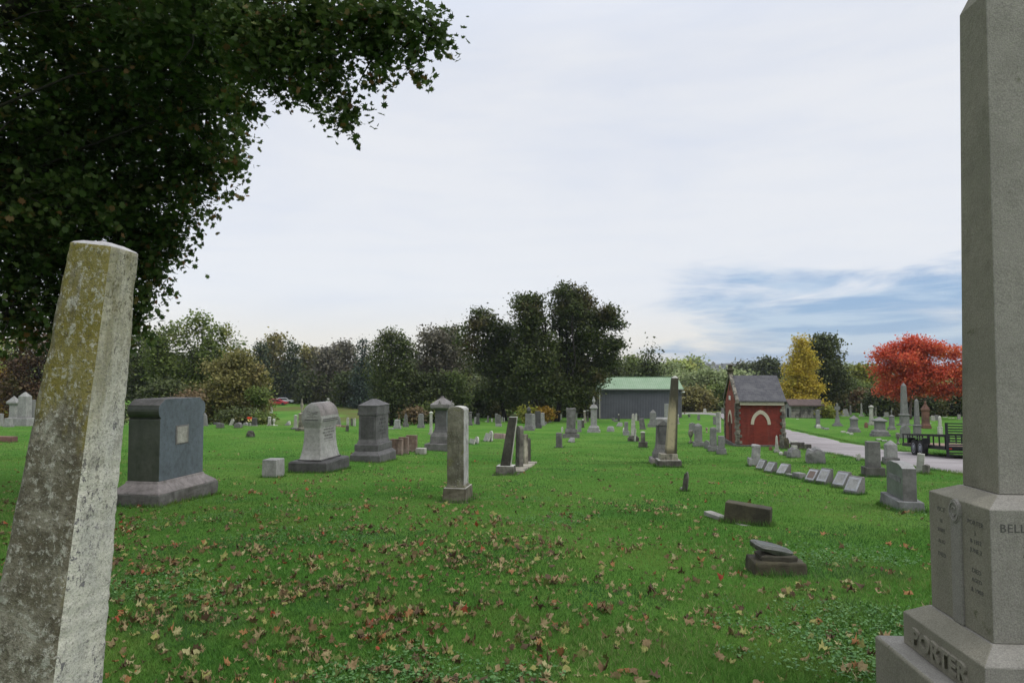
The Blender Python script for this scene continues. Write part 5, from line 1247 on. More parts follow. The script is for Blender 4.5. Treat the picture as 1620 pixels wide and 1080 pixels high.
# 1. leaning marble obelisk, left foreground
def hero_left():
    Y = 2.15; top = at_depth(166, 393, Y); bot = at_depth(68, 1080, Y)
    zg = gz(bot.x - .1, Y); ax = (top - bot).normalized(); L0 = (top - bot).length
    k = (zg - bot.z) / ax.z; base = bot + ax * k
    root = empty('obelisk_monument', (base.x, base.y, zg), R(0)); tag(root, 'tall leaning lichen-covered marble obelisk at the left of the foreground', 'obelisk')
    H = (top - base).length
    yaw = R(-4)
    q = Vector((0, 0, 1)).rotation_difference(ax)
    # shaft: dense grid on four faces
    nz, ns = 150, 14
    wt, wb = .0745, .150          # half widths at the top and at the ground
    vs = []; fs = []
    per = ns * 4
    def ringpt(j, w, c):
        f = j // ns; t = (j % ns) / ns
        cs = [(w, -w), (w, w), (-w, w), (-w, -w)]
        a = cs[f]; b = cs[(f + 1) % 4]; x = a[0] + (b[0] - a[0]) * t; y = a[1] + (b[1] - a[1]) * t
        m_ = max(abs(x), abs(y)); s_ = abs(x) + abs(y); lim = 2 * w - c
        if s_ > lim: x *= lim / s_; y *= lim / s_
        return x, y, f
    grooves = [(.615, .0035), (.655, .003), (.69, .004), (.485, .005), (.505, .003), (.455, .003), (.43, .002)]
    for i in range(nz + 1):
        t = i / nz; z = H * t; w = wb + (wt - wb) * t
        for j in range(per):
            x, y, f = ringpt(j, w, .018)
            p = Vector((x, y, z)); n = Vector((x, y, 0)).normalized()
            d = mnoise.fractal(p * 9, 1, 2, 4) * .0035 + mnoise.noise(p * 60) * .0014 + abs(mnoise.noise(p * 25)) * -.0012
            if f == 0:     # lettered right-hand face: worn horizontal bands
                for gt, gd in grooves:
                    dz = (t + .012 * (j % ns) / ns - gt) / .0035
                    d -= 1.8 * gd * math.exp(-dz * dz) * (.6 + .4 * mnoise.noise(p * 20))
            p += n * d; vs.append(p)
    for i in range(nz):
        for j in range(per):
            j2 = (j + 1) % per; fs.append((i * per + j, i * per + j2, (i + 1) * per + j2, (i + 1) * per + j))
    # worn low dome on top
    b0 = nz * per
    prev = [b0 + j for j in range(per)]
    for f_, dz in ((.93, .004), (.7, .012), (.35, .018)):
        cur = []
        for j in range(per):
            x, y, _ = ringpt(j, wt * f_, .016); cur.append(len(vs)); vs.append(Vector((x, y, H + dz + mnoise.noise(Vector((x * 40, y * 40, 3))) * .004)))
        for j in range(per): fs.append((prev[j], prev[(j + 1) % per], cur[(j + 1) % per], cur[j]))
        prev = cur
    fs.append(tuple(prev))
    me = bpy.data.meshes.new('shaft')
    rm = q.to_matrix() @ Matrix.Rotation(yaw, 3, 'Z')
    vs2 = vs
    me.from_pydata([tuple(v) for v in vs2], [], fs); me.update()
    # materials by face side; object space is the shaft's own upright frame
    o = link('shaft', me, [M['hl_right'], M['hl_left'], M['hl_top']], root)
    o.matrix_local = rm.to_4x4()
    for p_ in me.polygons:
        i = p_.index
        if i >= nz * per: p_.material_index = 2; continue
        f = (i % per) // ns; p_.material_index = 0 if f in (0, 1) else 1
        p_.use_smooth = True
    b = MB().loft([(-.15, .30, .30), (.10, .30, .30), (.13, .27, .27)]); bo = b.build('base', M['marble_stained'], root, bevel=.012); bo.rotation_euler = (0, R(3), yaw)
def hl_mat(name, kind):
    m, nt, out = mat(name); g = N(nt)
    P = g.n('ShaderNodeTexCoord').outputs['Object']; sp = g.n('ShaderNodeSeparateXYZ'); g.l(P, sp.inputs[0])
    n1 = g.noise(P, 7, 7, .7, .3); n2 = g.noise(g.map(P, (9, 9, 2), (5, 2, 1)), 1.5, 6, .65); n3 = g.noise(g.map(P, (1, 1, .8), (9, 4, 2)), 55, 5, .8, .2); n4 = g.noise(P, 16, 6, .75)
    top = g.step(sp.outputs[2], 1.25, 2.0)
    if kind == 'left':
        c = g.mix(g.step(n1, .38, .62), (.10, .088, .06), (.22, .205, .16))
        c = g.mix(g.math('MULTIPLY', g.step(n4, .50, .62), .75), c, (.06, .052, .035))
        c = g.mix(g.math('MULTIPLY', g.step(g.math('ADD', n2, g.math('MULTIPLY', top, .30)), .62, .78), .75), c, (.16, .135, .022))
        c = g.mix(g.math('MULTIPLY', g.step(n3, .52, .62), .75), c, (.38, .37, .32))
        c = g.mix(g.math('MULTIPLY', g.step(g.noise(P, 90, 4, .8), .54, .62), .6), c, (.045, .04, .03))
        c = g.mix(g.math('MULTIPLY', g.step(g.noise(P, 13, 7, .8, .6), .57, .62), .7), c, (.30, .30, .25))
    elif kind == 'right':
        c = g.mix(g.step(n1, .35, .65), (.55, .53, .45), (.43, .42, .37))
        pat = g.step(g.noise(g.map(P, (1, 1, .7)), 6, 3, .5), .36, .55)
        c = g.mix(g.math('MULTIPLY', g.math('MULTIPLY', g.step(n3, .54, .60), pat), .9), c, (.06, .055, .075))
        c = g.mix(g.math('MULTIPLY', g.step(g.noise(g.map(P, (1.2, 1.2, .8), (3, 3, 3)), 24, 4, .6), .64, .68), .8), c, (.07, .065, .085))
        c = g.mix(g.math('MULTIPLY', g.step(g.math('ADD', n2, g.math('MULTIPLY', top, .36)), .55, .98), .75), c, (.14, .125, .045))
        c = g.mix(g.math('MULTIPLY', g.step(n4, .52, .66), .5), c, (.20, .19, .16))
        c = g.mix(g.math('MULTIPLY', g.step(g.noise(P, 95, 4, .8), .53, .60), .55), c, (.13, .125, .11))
    else:
        c = g.mix(g.step(n1, .4, .6), (.42, .41, .40), (.30, .29, .28))
    h = g.math('ADD', g.math('ADD', n3, g.noise(P, 110, 3, .7)), g.math('MULTIPLY', n4, 1.6))
    g.l(g.bsdf(c, .95, g.bump(h, .55, .008), .15), out.inputs[0]); return m
M['hl_left'] = hl_mat('brown_lichened_marble_face', 'left'); M['hl_right'] = hl_mat('speckled_pale_marble_face', 'right'); M['hl_top'] = hl_mat('pale_marble_top', 'top')
hero_left()

# 2. tall granite obelisk with raised family name, right foreground
def hero_right():
    D0 = 3.3; rot = -4.0
    hw = .27
    c = at_depth(1565, 806, D0)       # near left top corner of the die
    r = R(rot); ca = (-hw, -hw)
    cx = c.x - (ca[0] * math.cos(r) - ca[1] * math.sin(r)); cy = c.y - (ca[0] * math.sin(r) + ca[1] * math.cos(r))
    zg = gz(cx, cy); root = empty('obelisk_monument', (cx, cy, zg), r)
    tag(root, 'tall grey granite obelisk with raised lettering cut by the right edge of the foreground', 'obelisk')
    zt = c.z - zg                                     # die top corner
    zb = at_depth(1565, 1018, D0).z - zg              # die bottom
    zp = zb - .068                                    # bottom of bevel
    pw = hw + .105
    zq = zp - .175                                    # bottom of lettered plinth
    bw = pw + .11
    print('hero right', zt, zb, zp, zq)
    MA = [M['fore_granite'], M['fore_moss']]
    def mossy(o):
        for p in o.data.polygons:
            if p.normal.x < -.5: p.material_index = 1
            if p.normal.z > .3 and p.normal.x < -.25: p.material_index = 1
    o = MB().loft([(-.2, bw, bw), (zq - .012, bw, bw), (zq, bw - .01, bw - .01)]).build('base', MA, root, .0 + .006); mossy(o)
    o = MB().loft([(zq, pw, pw), (zp, pw, pw), (zb, hw + .012, hw + .012)]).build('plinth', MA, root, .005); mossy(o)
    sw, st = .153, .116; Hs = 2.35
    tz = zt
    o = MB().loft([(zb, hw, hw), (zt, hw, hw), (zt + .052, sw + .012, sw + .012)]).build('die', MA, root, .005); mossy(o)
    Hs = at_depth(1530, 22, D0 + .35).z - zg
    o = MB().loft([(zt + .052, sw, sw), (Hs, st, st), (Hs + .27, .006, .006)]).build('shaft', MA, root, .006); mossy(o)
    # carved pilaster with a ringed disc on the left side
    m = MB().box(-hw - .012, -hw + .01, -.045, .045, zb + .001, zt - .03)
    m.build('pilaster', MA[0], root, bevel=.006)
    disc = MB()
    ol = [(.048 * math.cos(a), zt - .060 + .062 * math.sin(a)) for a in np.linspace(0, 2 * PI, 25)[:-1]]
    disc.prism(ol, .012, 'x', -hw - .004)
    dso = disc.build('roundel', MA[0], root, bevel=.004)
    ring = MB(); K = 20
    rs = []
    for rr, dx in ((.042, -.014), (.042, -.020), (.034, -.020), (.034, -.014)):
        rs.append([(-hw + dx, rr * math.cos(2 * PI * i / K), zt - .060 + rr * 1.25 * math.sin(2 * PI * i / K)) for i in range(K)])
    ring.rings(rs, cap=False); ring.build('ring', MA[0], dso)
    cv = MB()
    for a0, a1, rr in ((.3, 2.6, .016), (3.4, 5.6, .019)):
        cv.tube([(-hw - .016, rr * math.cos(t), zt - .060 + rr * 1.3 * math.sin(t)) for t in np.linspace(a0, a1, 7)], .004, 5)
    cv.build('relief', MA[0], dso)
    # raised name on the left side of the plinth
    n = text_on('PORTER', .118, .016, root, MA[1], (-pw, .0, zp - .130), -PI / 2, name='raised_lettering', bold=.004, sx=1.12)
    # cut letters: thin dark slips, the grooves' shadow put into their colour
    ink = M['cut']
    for s, z, x, sz in (('BELL', zt - .105, -hw + .105, .056), ('J.', zt - .165, -hw + .168, .054), ('AU', zt - .222, -hw + .185, .054)):
        text_on(s, sz, .0012, root, ink, (x, -hw - .0002, z), 0, name='cut_lettering', sx=1.0)
    lines = [('PORTER', .10, .034), ('J.', .145, .03), ('& 1852', .19, .03), ('JUNE 2', .235, .03), ('DIED', .335, .032), ('AGED', .38, .03), ('& 1908', .43, .032)]
    for s, dz, sz in lines:
        text_on(s, sz, .0011, root, ink, (-hw - .0002, -.155, zt - dz), -PI / 2, name='cut_lettering')
    for i, (s, dz, sz) in enumerate([('VICT', .09, .034), ('III', .15, .03), ('WIFE', .20, .03), ('AUG', .26, .03), ('DIED', .33, .032)]):
        text_on(s, sz, .0010, root, ink, (-hw - .0002, .15, zt - dz), -PI / 2, name='cut_lettering')
M['cut'] = plain('shadowed_cut_stone', (.075, .073, .066), 1, var=.3, scale=60)
hero_right()

# 3. blue-grey monument
def hero_blue():
    W, D = .98, 1.75
    root = place('block_monument', 'broad blue-grey monument with mossy polished end and square white plaque', 'monument', 251, 803, -9, (W / 2, -D / 2))
    z1 = .24; z2 = .44; ztop = at_depth(250, 632, 12.0).z - root.location.z
    b = MB().loft([(-.15, W / 2, D / 2), (z1, W / 2, D / 2)]).build('base', M['granite_rough'], root, bevel=.01); roughen(b, 6, .012, 9)
    MB().loft([(z1, W / 2 - .01, D / 2 - .01), (z1 + .03, W / 2 - .02, D / 2 - .02), (z2 - .04, W / 2 - .16, D / 2 - .2), (z2, W / 2 - .17, D / 2 - .21)]).build('plinth', M['granite_pink'], root, bevel=.012)
    w = .31; d = .64; T_ = ztop
    ol = [(-d, z2), (d, z2), (d, T_ - .36), (d - .03, T_ - .33)]
    ol += [(d - .03 + .075 * math.sin(a) , T_ - .20 - .13 * math.cos(a)) for a in np.linspace(.2, 2.4, 8)] + [(d - .13, T_)]
    ol += [(-y, z) for y, z in ol[::-1] if z > z2 + .01]
    o = MB().prism(ol, w, 'x').build('die', [M['granite_blue'], M['polished_moss'], M['granite_mid']], root, bevel=.008)
    for p in o.data.polygons:
        if abs(p.normal.y) > .35: p.material_index = 1
        if p.normal.z > .8: p.material_index = 2
    # plaque set in a shallow dark frame
    f = MB().box(w - .001, w + .008, -.21, .17, z2 + .60, z2 + .95); fr = f.build('plaque_frame', M['granite_mid'], root, bevel=.004)
    p = MB().box(w + .002, w + .014, -.185, .145, z2 + .625, z2 + .925).build('plaque', M['plaque'], root, bevel=.003)
    MB().lathe([(.012, 0), (.012, .012)], n=8).build('bolt', M['black_metal'], p)
    bpy.data.objects[-1] if False else None
M['plaque'] = stone('speckled_pale_plaque', (.36, .35, .30), (.27, .26, .22), dark=(.06, .055, .045), dk=.6, spots=(.05, .045, .04), speck=.3)
hero_blue()

# 4. bottle-shaped marble monument
def hero_bottle():
    W, D = 1.08, 1.58
    root = place('bottle_monument', 'pale marble monument flared at foot and rounded on top, on a dark base', 'monument', 516, 748.5, -9, (W / 2, -D / 2))
    y = root.location.y; sc_ = y / FPX
    H = at_depth(519, 635.5, y).z - root.location.z; z1 = .33; h = H - z1
    o = MB().loft([(-.15, W / 2, D / 2), (z1 - .04, W / 2, D / 2), (z1, W / 2 - .03, D / 2 - .03)]).build('base', M['granite_dark'], root, bevel=.015); roughen(o, 5, .012, 8)
    MB().loft([(z1, .34, .66), (z1 + .04, .34, .66)]).build('plinth', M['granite_dark'], root, bevel=.005)
    s = []
    for t, wx, wy in [(0, .315, .635), (.06, .298, .60), (.16, .27, .56), (.3, .248, .53), (.45, .236, .52), (.55, .24, .525), (.60, .262, .545), (.65, .288, .565), (.70, .300, .575), (.72, .300, .575)]:
        s.append((z1 + .04 + (h - .04) * t, wx, wy))
    for t in np.linspace(.1, 1, 8):
        a = t * PI / 2; s.append((z1 + .04 + (h - .04) * (.72 + .28 * math.sin(a)), .290 * math.cos(a) ** 1.12 + .010, .575 - .11 * t ** 2))
    o = MB().loft(s, ch=.02).build('body', [M['marble_body'], M['granite_pink']], root, bevel=.0)
    for p in o.data.polygons:
        if p.center.z > z1 + h * .75 and p.normal.x > .3: p.material_index = 1
    for (a, t0) in (('hood', 0),):
        m = MB(); zz = z1 + h * .705
        m.box(.28, .310, -.50, .50, zz, zz + .02).box(.27, .304, -.50, .50, zz - .05, zz - .032)
        m.box(-.19, .19, -.580, -.560, zz - .01, zz + .01)
        m.build('moulding', M['granite_dark'], root, bevel=.003)
    rl = MB(); r = random.Random(4)
    for i in range(16):
        a = r.uniform(-.16, .16); zz = z1 + h * (.74 + .12 * r.random()); L = r.uniform(.02, .05)
        rl.box(a - L, a + L, -.578, -.555, zz, zz + .012)
    rl.build('carved_relief', M['granite_mid'], root, bevel=.003)
    worn_rows(root, -.40, .40, z1 + h * .18, z1 + h * .66, 9, 'x', .2475, 5, mt='granite', h=.045)
M['marble_body'] = stone('smooth_grey_marble', (.30, .295, .275), (.235, .23, .215), dk=.12, dark=(.12, .115, .10), speck=.1)
hero_bottle()

# 5. dark granite monument
def hero_dark():
    W, D = 1.0, 1.62
    root = place('block_monument', 'dark grey granite monument with low hipped top and inscribed side', 'monument', 600.5, 732.5, -9, (W / 2, -D / 2))
    y = root.location.y; H = at_depth(591, 630.5, y).z - root.location.z
    f = H / 1.90
    MB().loft([(-.15, W / 2, D / 2), (.235 * f, W / 2, D / 2), (.36 * f, W / 2 - .13, D / 2 - .13)]).build('base', M['granite_dark2'], root, bevel=.012)
    MB().loft([(.36 * f, W / 2 - .105, D / 2 - .12), (.535 * f, W / 2 - .105, D / 2 - .12), (.56 * f, W / 2 - .12, D / 2 - .135)]).build('plinth', M['granite_dark2'], root, bevel=.01)
    w, d = .30, .585
    MB().loft([(.56 * f, w + .045, d + .045), (.62 * f, w + .025, d + .025), (.68 * f, w, d), (1.42 * f, w - .005, d - .005)]).build('die', M['granite_dark2'], root, bevel=.008)
    cp = MB().loft([(1.42 * f, w + .012, d + .012), (1.70 * f, w + .018, d + .018)]).build('frieze', M['granite_dark2'], root, bevel=.008)
    c = MB()
    for sx in (-1, 1):
        for sy in (-1, 1):
            c.lathe([(.035, 0), (.03, .07), (.012, .11)], cx=sx * (w + .008), cy=sy * (d + .008), n=8, z0=1.42 * f)
    c.build('corner_drops', M['granite_dark'], cp)
    MB().loft([(1.70 * f, w + .035, d + .035), (1.715 * f, w + .035, d + .035), (H, .06, .06)]).build('cap', M['granite_dark2'], root, bevel=.006)
    MB().box(-w * .72, w * .72, -d - .006, -d + .01, .74 * f, 1.37 * f).build('sunk_panel', M['granite_dark'], root, bevel=.004)
    worn_rows(root, -.36, .36, .78 * f, 1.33 * f, 5, 'x', w - .0012, 9, mt='black_metal', h=.075)
M['granite_dark2'] = stone('charcoal_granite', (.125, .12, .118), (.085, .082, .08), dark=(.04, .038, .036), dk=.35, speck=.25, rough=.75)
hero_dark()

# 6. monument with spreading cap
def hero_cap():
    W, D = 1.27, 1.27
    root = place('capped_monument', 'grey monument with a wide hipped cap and knob, left of the weathered pillar', 'monument', 716, 715, -9, (W / 2, -D / 2))
    y = root.location.y; H = at_depth(697, 626.5, y).z - root.location.z; w, d = W / 2, D / 2
    f = H
    MB().loft([(-.15, w, d), (.145 * f, w, d), (.15 * f, w - .02, d - .02)]).build('base', M['granite_mid'], root, bevel=.012)
    MB().loft([(.15 * f, w * .68, d * .70), (.275 * f, w * .68, d * .70), (.35 * f, w * .52, d * .56)]).build('plinth', M['granite_mid'], root, bevel=.01)
    MB().loft([(.35 * f, w * .52, d * .56), (.39 * f, w * .45, d * .50), (.45 * f, w * .41, d * .46), (.76 * f, w * .40, d * .45)]).build('die', M['granite_dark2'], root, bevel=.008)
    MB().loft([(.755 * f, w * .44, d * .49), (.79 * f, w * .67, d * .71), (.85 * f, w * .69, d * .73), (.862 * f, w * .66, d * .70), (.965 * f, w * .14, d * .15), (.968 * f, w * .10, d * .11), (H, w * .095, d * .10)]).build('cap', M['granite_pink2'], root, bevel=.006)
    for sx, sy in ((1, 0), (0, -1)):
        g_ = MB()
        if sx: g_.prism([(-.16, .80 * f), (.16, .80 * f), (0, .93 * f)], .02, 'x', w * .66)
        else: g_.prism([(-.16, .80 * f), (.16, .80 * f), (0, .93 * f)], .02, 'y', -d * .70)
        g_.build('gablet', M['granite_pink2'], root)
    MB().box(w * .40 - .001, w * .40 + .008, -d * .34, d * .34, .47 * f, .73 * f).build('panel', M['granite_blue'], root)
M['granite_pink2'] = stone('pinkish_grey_granite', (.20, .185, .175), (.15, .14, .132), dark=(.08, .07, .065), dk=.2, speck=.15)
hero_cap()

# 7. weathered upright pillar
def hero_pillar():
    W, D = .44, .58
    root = place('headstone', 'tall weathered mossy marble slab with rounded top on a square base, centre', 'headstone', 737.5, 795.5, -9, (W / 2, -D / 2))
    y = root.location.y; H = at_depth(733, 642, y).z - root.location.z; z1 = .26
    o = MB().loft([(-.12, W / 2 + .05, D / 2 + .06), (.03, W / 2 + .04, D / 2 + .05)]).build('footing', M['concrete_dark'], root, bevel=.01); roughen(o, 5, .012, 12)
    o = MB().loft([(0, W / 2, D / 2), (z1, W / 2 - .015, D / 2 - .02)]).build('base', [M['moss_dark2'], M['marble']], root, bevel=.012); o.data.polygons.foreach_set('material_index', [1 if p.normal.z > .5 else 0 for p in o.data.polygons]); roughen(o, 5, .008, 12)  # pale top face: real bleaching, with skylight put into the colour
    w = .152; d = .20
    ol = [(-w, z1), (w, z1), (w, H - .07)] + [(w * math.cos(a), H - .07 + .07 * math.sin(a)) for a in np.linspace(.1, PI - .1, 11)] + [(-w, H - .07)]
    o = MB().prism(ol, d, 'y').build('slab', [M['moss_marble'], M['pillar_lit_side'], M['marble_white']], root)
    for p in o.data.polygons:
        if p.normal.x > .5: p.material_index = 1  # right face paler: light falling on that side is put into the colour
        elif p.normal.z > .5: p.material_index = 2  # top whiter: bleached stone plus skylight put into the colour
    bm = bmesh.new(); bm.from_mesh(o.data)
    for _ in range(8):
        zs = z1 + (H - z1) * (_ + 1) / 9; bmesh.ops.bisect_plane(bm, geom=bm.verts[:] + bm.edges[:] + bm.faces[:], plane_co=(0, 0, zs), plane_no=(0, 0, 1))
    bm.to_mesh(o.data); bm.free()
    o.modifiers.new('b', 'BEVEL').width = .02; o.modifiers['b'].segments = 3; o.modifiers['b'].limit_method = 'ANGLE'
    roughen(o, 3, .008, 7)
    MB().loft([(z1 - .01, w + .03, d + .02), (z1 + .045, w + .004, d + .002)]).build('mortar_bed', M['moss_marble'], root, bevel=.01)
M['moss_dark2'] = stone('brown_mossy_marble', (.15, .135, .10), (.085, .075, .05), dark=(.03, .026, .017), dk=.6, lich=(.13, .12, .05), lk=.3)
M['pillar_lit_side'] = stone('weathered_marble_lit_side', (.36, .35, .33), (.24, .235, .215), dark=(.09, .085, .07), dk=.4, spots=(.12, .115, .09))  # weathered marble, toned paler for the lit side of the pillar
M['concrete_dark'] = stone('dirty_footing', (.10, .09, .07), (.06, .055, .04), dk=.4)
hero_pillar()

# 8. dark leaning pillar and the three slabs behind it
def hero_lean():
    W, D = .50, .44
    root = place('headstone', 'dark stained pillar stone leaning to the right at the head of the short row', 'headstone', 813, 751.5, -9, (W / 2, -D / 2), group='row of four slabs on a low kerb')
    y = root.location.y; z1 = .25
    H = at_depth(812, 659, y).z - root.location.z
    o = MB().loft([(-.1, W / 2 + .09, D / 2 + .07), (.03, W / 2 + .08, D / 2 + .06)]).build('footing', M['concrete_dark'], root, bevel=.01); roughen(o, 4, .012, 10)
    o = MB().loft([(0, W / 2, D / 2), (z1, W / 2 - .02, D / 2 - .02)]).build('base', [M['marble_dark'], M['marble_white']], root, bevel=.01); o.data.polygons.foreach_set('material_index', [1 if p.normal.z > .5 else 0 for p in o.data.polygons]); roughen(o, 4, .006, 12)  # white base top: lichen and bleaching, with skylight put into the colour
    o = MB().loft([(z1, .135, .12, .0, 0), (H, .110, .10, .20, 0)]).build('shaft', [M['black_stain'], M['marble']], root, bevel=.008)
    for p in o.data.polygons:
        if p.normal.x > .5 or p.normal.z > .8: p.material_index = 1  # paler right face and top: bleached stone plus light put into colour
M['black_stain'] = stone('black_stained_marble', (.085, .078, .065), (.045, .041, .034), dark=(.02, .018, .015), dk=.6, lich=(.12, .115, .10), lk=.15)
hero_lean()
G8 = 'row of four slabs on a low kerb'
for a, b, t, v, mt, lb, tp, ln in [(815.5, 827.5, 673, 741, 'marble_dark', 'patchy black and white slab second in the short row of four', 'round', 1.5), (826.5, 834.5, 686.5, 735.5, 'marble_stained', 'grey slab third in the short row of four', 'seg', 0), (832.5, 838.5, 692.5, 731.5, 'black_stain', 'narrow dark slab last in the short row of four', 'gothic', 0)]:
    ST('slab', a, b, t, v, mt, lb, rot=-58, D=.14, top=tp, lean=(0, ln), group=G8)
def kerb_row():
    a = at(817, 748); b = at(843, 731.5); m = MB(); n = 12; rs = []
    d = (b - a).normalized(); s = Vector((d.y, -d.x, 0)) * .2
    org = a.copy()
    for i in range(n + 1):
        p = a.lerp(b, i / n); z = gz(p.x, p.y) + .05 + .01 * math.sin(i * 2)
        rs.append([tuple(Vector((q.x, q.y, zz)) - org) for q, zz in ((p - s, z - .2), (p + s * .8, z - .2), (p + s * (.8 + .1 * math.sin(i * 3)), z), (p - s, z))])
    m.rings(rs); o = m.build('grave_kerb', M['marble_stained'], None, bevel=.01); o.location = org
    tag(o, 'low uneven pale kerb under the short row of four slabs', 'kerb')
kerb_row()

# 9. tall leaning stained obelisk
def hero_tall():
    W, D = .70, .62
    root = place('obelisk_monument', 'tall thin stained marble obelisk leaning right, in front of the barn', 'obelisk', 1041, 739, -3, (-W / 2, -D / 2))
    y = root.location.y; z0 = root.location.z
    MB().loft([(-.15, W / 2, D / 2), (.21, W / 2, D / 2), (.215, W / 2 - .03, D / 2 - .03)]).build('base', M['marble_dark'], root, bevel=.012)
    MB().box(-W / 2 + .02, W / 2 - .02, -D / 2 + .02, D / 2 - .02, .2, .222).build('base_top', M['marble'], root)  # pale plate: bleached stone, with skylight from above put into its colour
    MB().loft([(.2, W / 2 - .09, D / 2 - .08), (.40, W / 2 - .10, D / 2 - .09)]).build('plinth', M['marble_stained'], root, bevel=.012)
    s = y / FPX; H = at_depth(1066, 594.5, y).z - z0
    xc = (1057 - 810) * s; b0 = ((1059.5 - 810) * s - root.location.x); t0 = ((1067 - 810) * s - root.location.x)
    o = MB().loft([(.40, .158, .155, b0, 0), (H - .06, .098, .095, t0, 0), (H, .03, .03, t0 + .005, 0)]).build('shaft', [M['tall_stain'], M['marble_white']], root, bevel=.006)
    for p in o.data.polygons:
        if p.normal.z > .5: p.material_index = 1  # whiter tip: bleaching and skylight both put into the colour
def tall_mat():
    m, nt, out = mat('yellowed_marble_with_black_edges'); g = N(nt)
    P = g.n('ShaderNodeTexCoord').outputs['Object']; sp = g.n('ShaderNodeSeparateXYZ'); g.l(P, sp.inputs[0])
    n1 = g.noise(g.map(P, (4, 4, 1.2)), 1, 6, .65, .3)
    ax = g.math('ABSOLUTE', g.math('SUBTRACT', sp.outputs[0], g.math('ADD', .02, g.math('MULTIPLY', sp.outputs[2], .055))))
    edge = g.step(g.math('ADD', ax, g.math('MULTIPLY', g.math('SUBTRACT', n1, .5), .16)), .075, .15)
    hi = g.step(g.math('ADD', sp.outputs[2], g.math('MULTIPLY', g.math('SUBTRACT', n1, .5), 1.2)), 1.5, 2.2)
    c = g.mix(g.math('MAXIMUM', edge, hi), (.34, .29, .18), (.055, .05, .035))
    c = g.mix(g.math('MULTIPLY', g.step(g.noise(P, 9, 5, .7), .55, .65), .4), c, (.12, .115, .08))
    c = g.mix(g.step(sp.outputs[2], .62, .5) if False else g.math('MULTIPLY', g.math('SUBTRACT', 1.0, g.step(sp.outputs[2], .45, .62)), .8), c, (.05, .045, .03))
    g.l(g.bsdf(c, .9, g.bump(g.noise(P, 30, 4, .7), .4, .01)), out.inputs[0]); return m
M['tall_stain'] = tall_mat()
hero_tall()
# gothic-fronted stone behind it
def hero_gable():
    root = place('gabled_monument', 'grey granite monument with gabled panel, behind the tall leaning obelisk', 'monument', 1030, 734, -6, (-.42, -.35))
    y = root.location.y; H = at_depth(1045, 660.5, y).z - root.location.z
    o = MB().loft([(-.15, .44, .36), (H * .14, .42, .34)]).build('base', M['granite_pink'], root, bevel=.02); roughen(o, 4, .02, 5)
    MB().loft([(H * .14, .33, .28), (H * .24, .32, .27), (H * .33, .25, .22)]).build('plinth', M['granite_mid'], root, bevel=.012)
    MB().loft([(H * .33, .25, .22), (H * .43, .225, .19), (H * .84, .20, .17)]).build('die', M['granite_mid'], root, bevel=.008)
    MB().loft([(H * .84, .215, .185), (H * .97, .22, .19), (H, .19, .16)]).build('cap', M['granite_light'], root, bevel=.006)
    MB().prism([(-.20, H * .84), (.20, H * .84), (0, H * .955)], .01, 'y', -.19).build('gablet', M['granite_mid'], root)
    MB().box(-.14, .14, -.20, -.185, H * .45, H * .82).build('sunk_panel', M['granite_dark2'], root)
hero_gable()

# 10. small cube, brown slabs, stubs, fallen stones
ST('block', 414, 450.5, 725.5, 756, 'granite_light', 'small plain pale block in the grass left of the bottle-shaped monument', rot=-9, dr=1.1, bh=0, top='flat', group=CG)
for i, (a, b, t, v) in enumerate([(617, 638, 694, 720), (630, 647, 691, 718), (642, 660.5, 688, 715)]):
    ST('slab', a, b, t, v, 'rust_stone', ['nearest of three rust-stained slabs behind the dark granite monument', 'middle one of three rust-stained slabs behind the dark granite monument', 'farthest of three rust-stained slabs behind the dark granite monument'][i], rot=-12, dr=.32, top='flat', group='three rust-stained slabs')
G_('kerb', 657, 675, 708.5, 719, 'marble', 'pale flat kerb running from the rust-stained slabs to the capped monument', rot=-12, dr=.9)
ST('slab', 1079, 1087.5, 745, 777.5, 'marble_dark', 'thin dark broken slab stub standing alone in the lawn', rot=-30, top='broken', lean=(0, 7), D=.08, group=CG)
G_('slab', 1075.5, 1080.5, 770, 777, 'marble', 'tiny pale stub at the foot of the thin dark slab', rot=-30)
def sunken():
    root = place('sunken_headstone', 'half-sunken mossy stone block beside a flat slab, right foreground lawn', 'headstone', 1216, 833, -28, (.31, -.13))
    H = at_depth(1187, 797, root.location.y).z - root.location.z
    o = MB().loft([(-.2, .32, .13), (H, .315, .12)]).build('slab', M['moss_dark'], root, bevel=.012); o.rotation_euler = (0, R(5), 0); roughen(o, 4, .008, 10)
    a = at(1119, 817.5); b = at(1188, 832.5); d = (b - a); L = d.length; c = a.lerp(b, .5)
    e = empty('flat_slab', (c.x, c.y, gz(c.x, c.y) + .01), math.atan2(d.y, d.x), (R(0), R(3))); tag(e, 'thin pale slab lying in the grass against the half-sunken block', 'grave marker')
    o = MB().box(-L / 2, L / 2, -.07, .07, -.03, .035).build('slab', M['concrete'], e, bevel=.008); roughen(o, 4, .008, 10)
M['moss_dark'] = stone('mossy_dark_stone', (.075, .066, .040), (.042, .038, .026), dark=(.022, .02, .014), dk=.4, lich=(.10, .095, .03), lk=.35)
sunken()
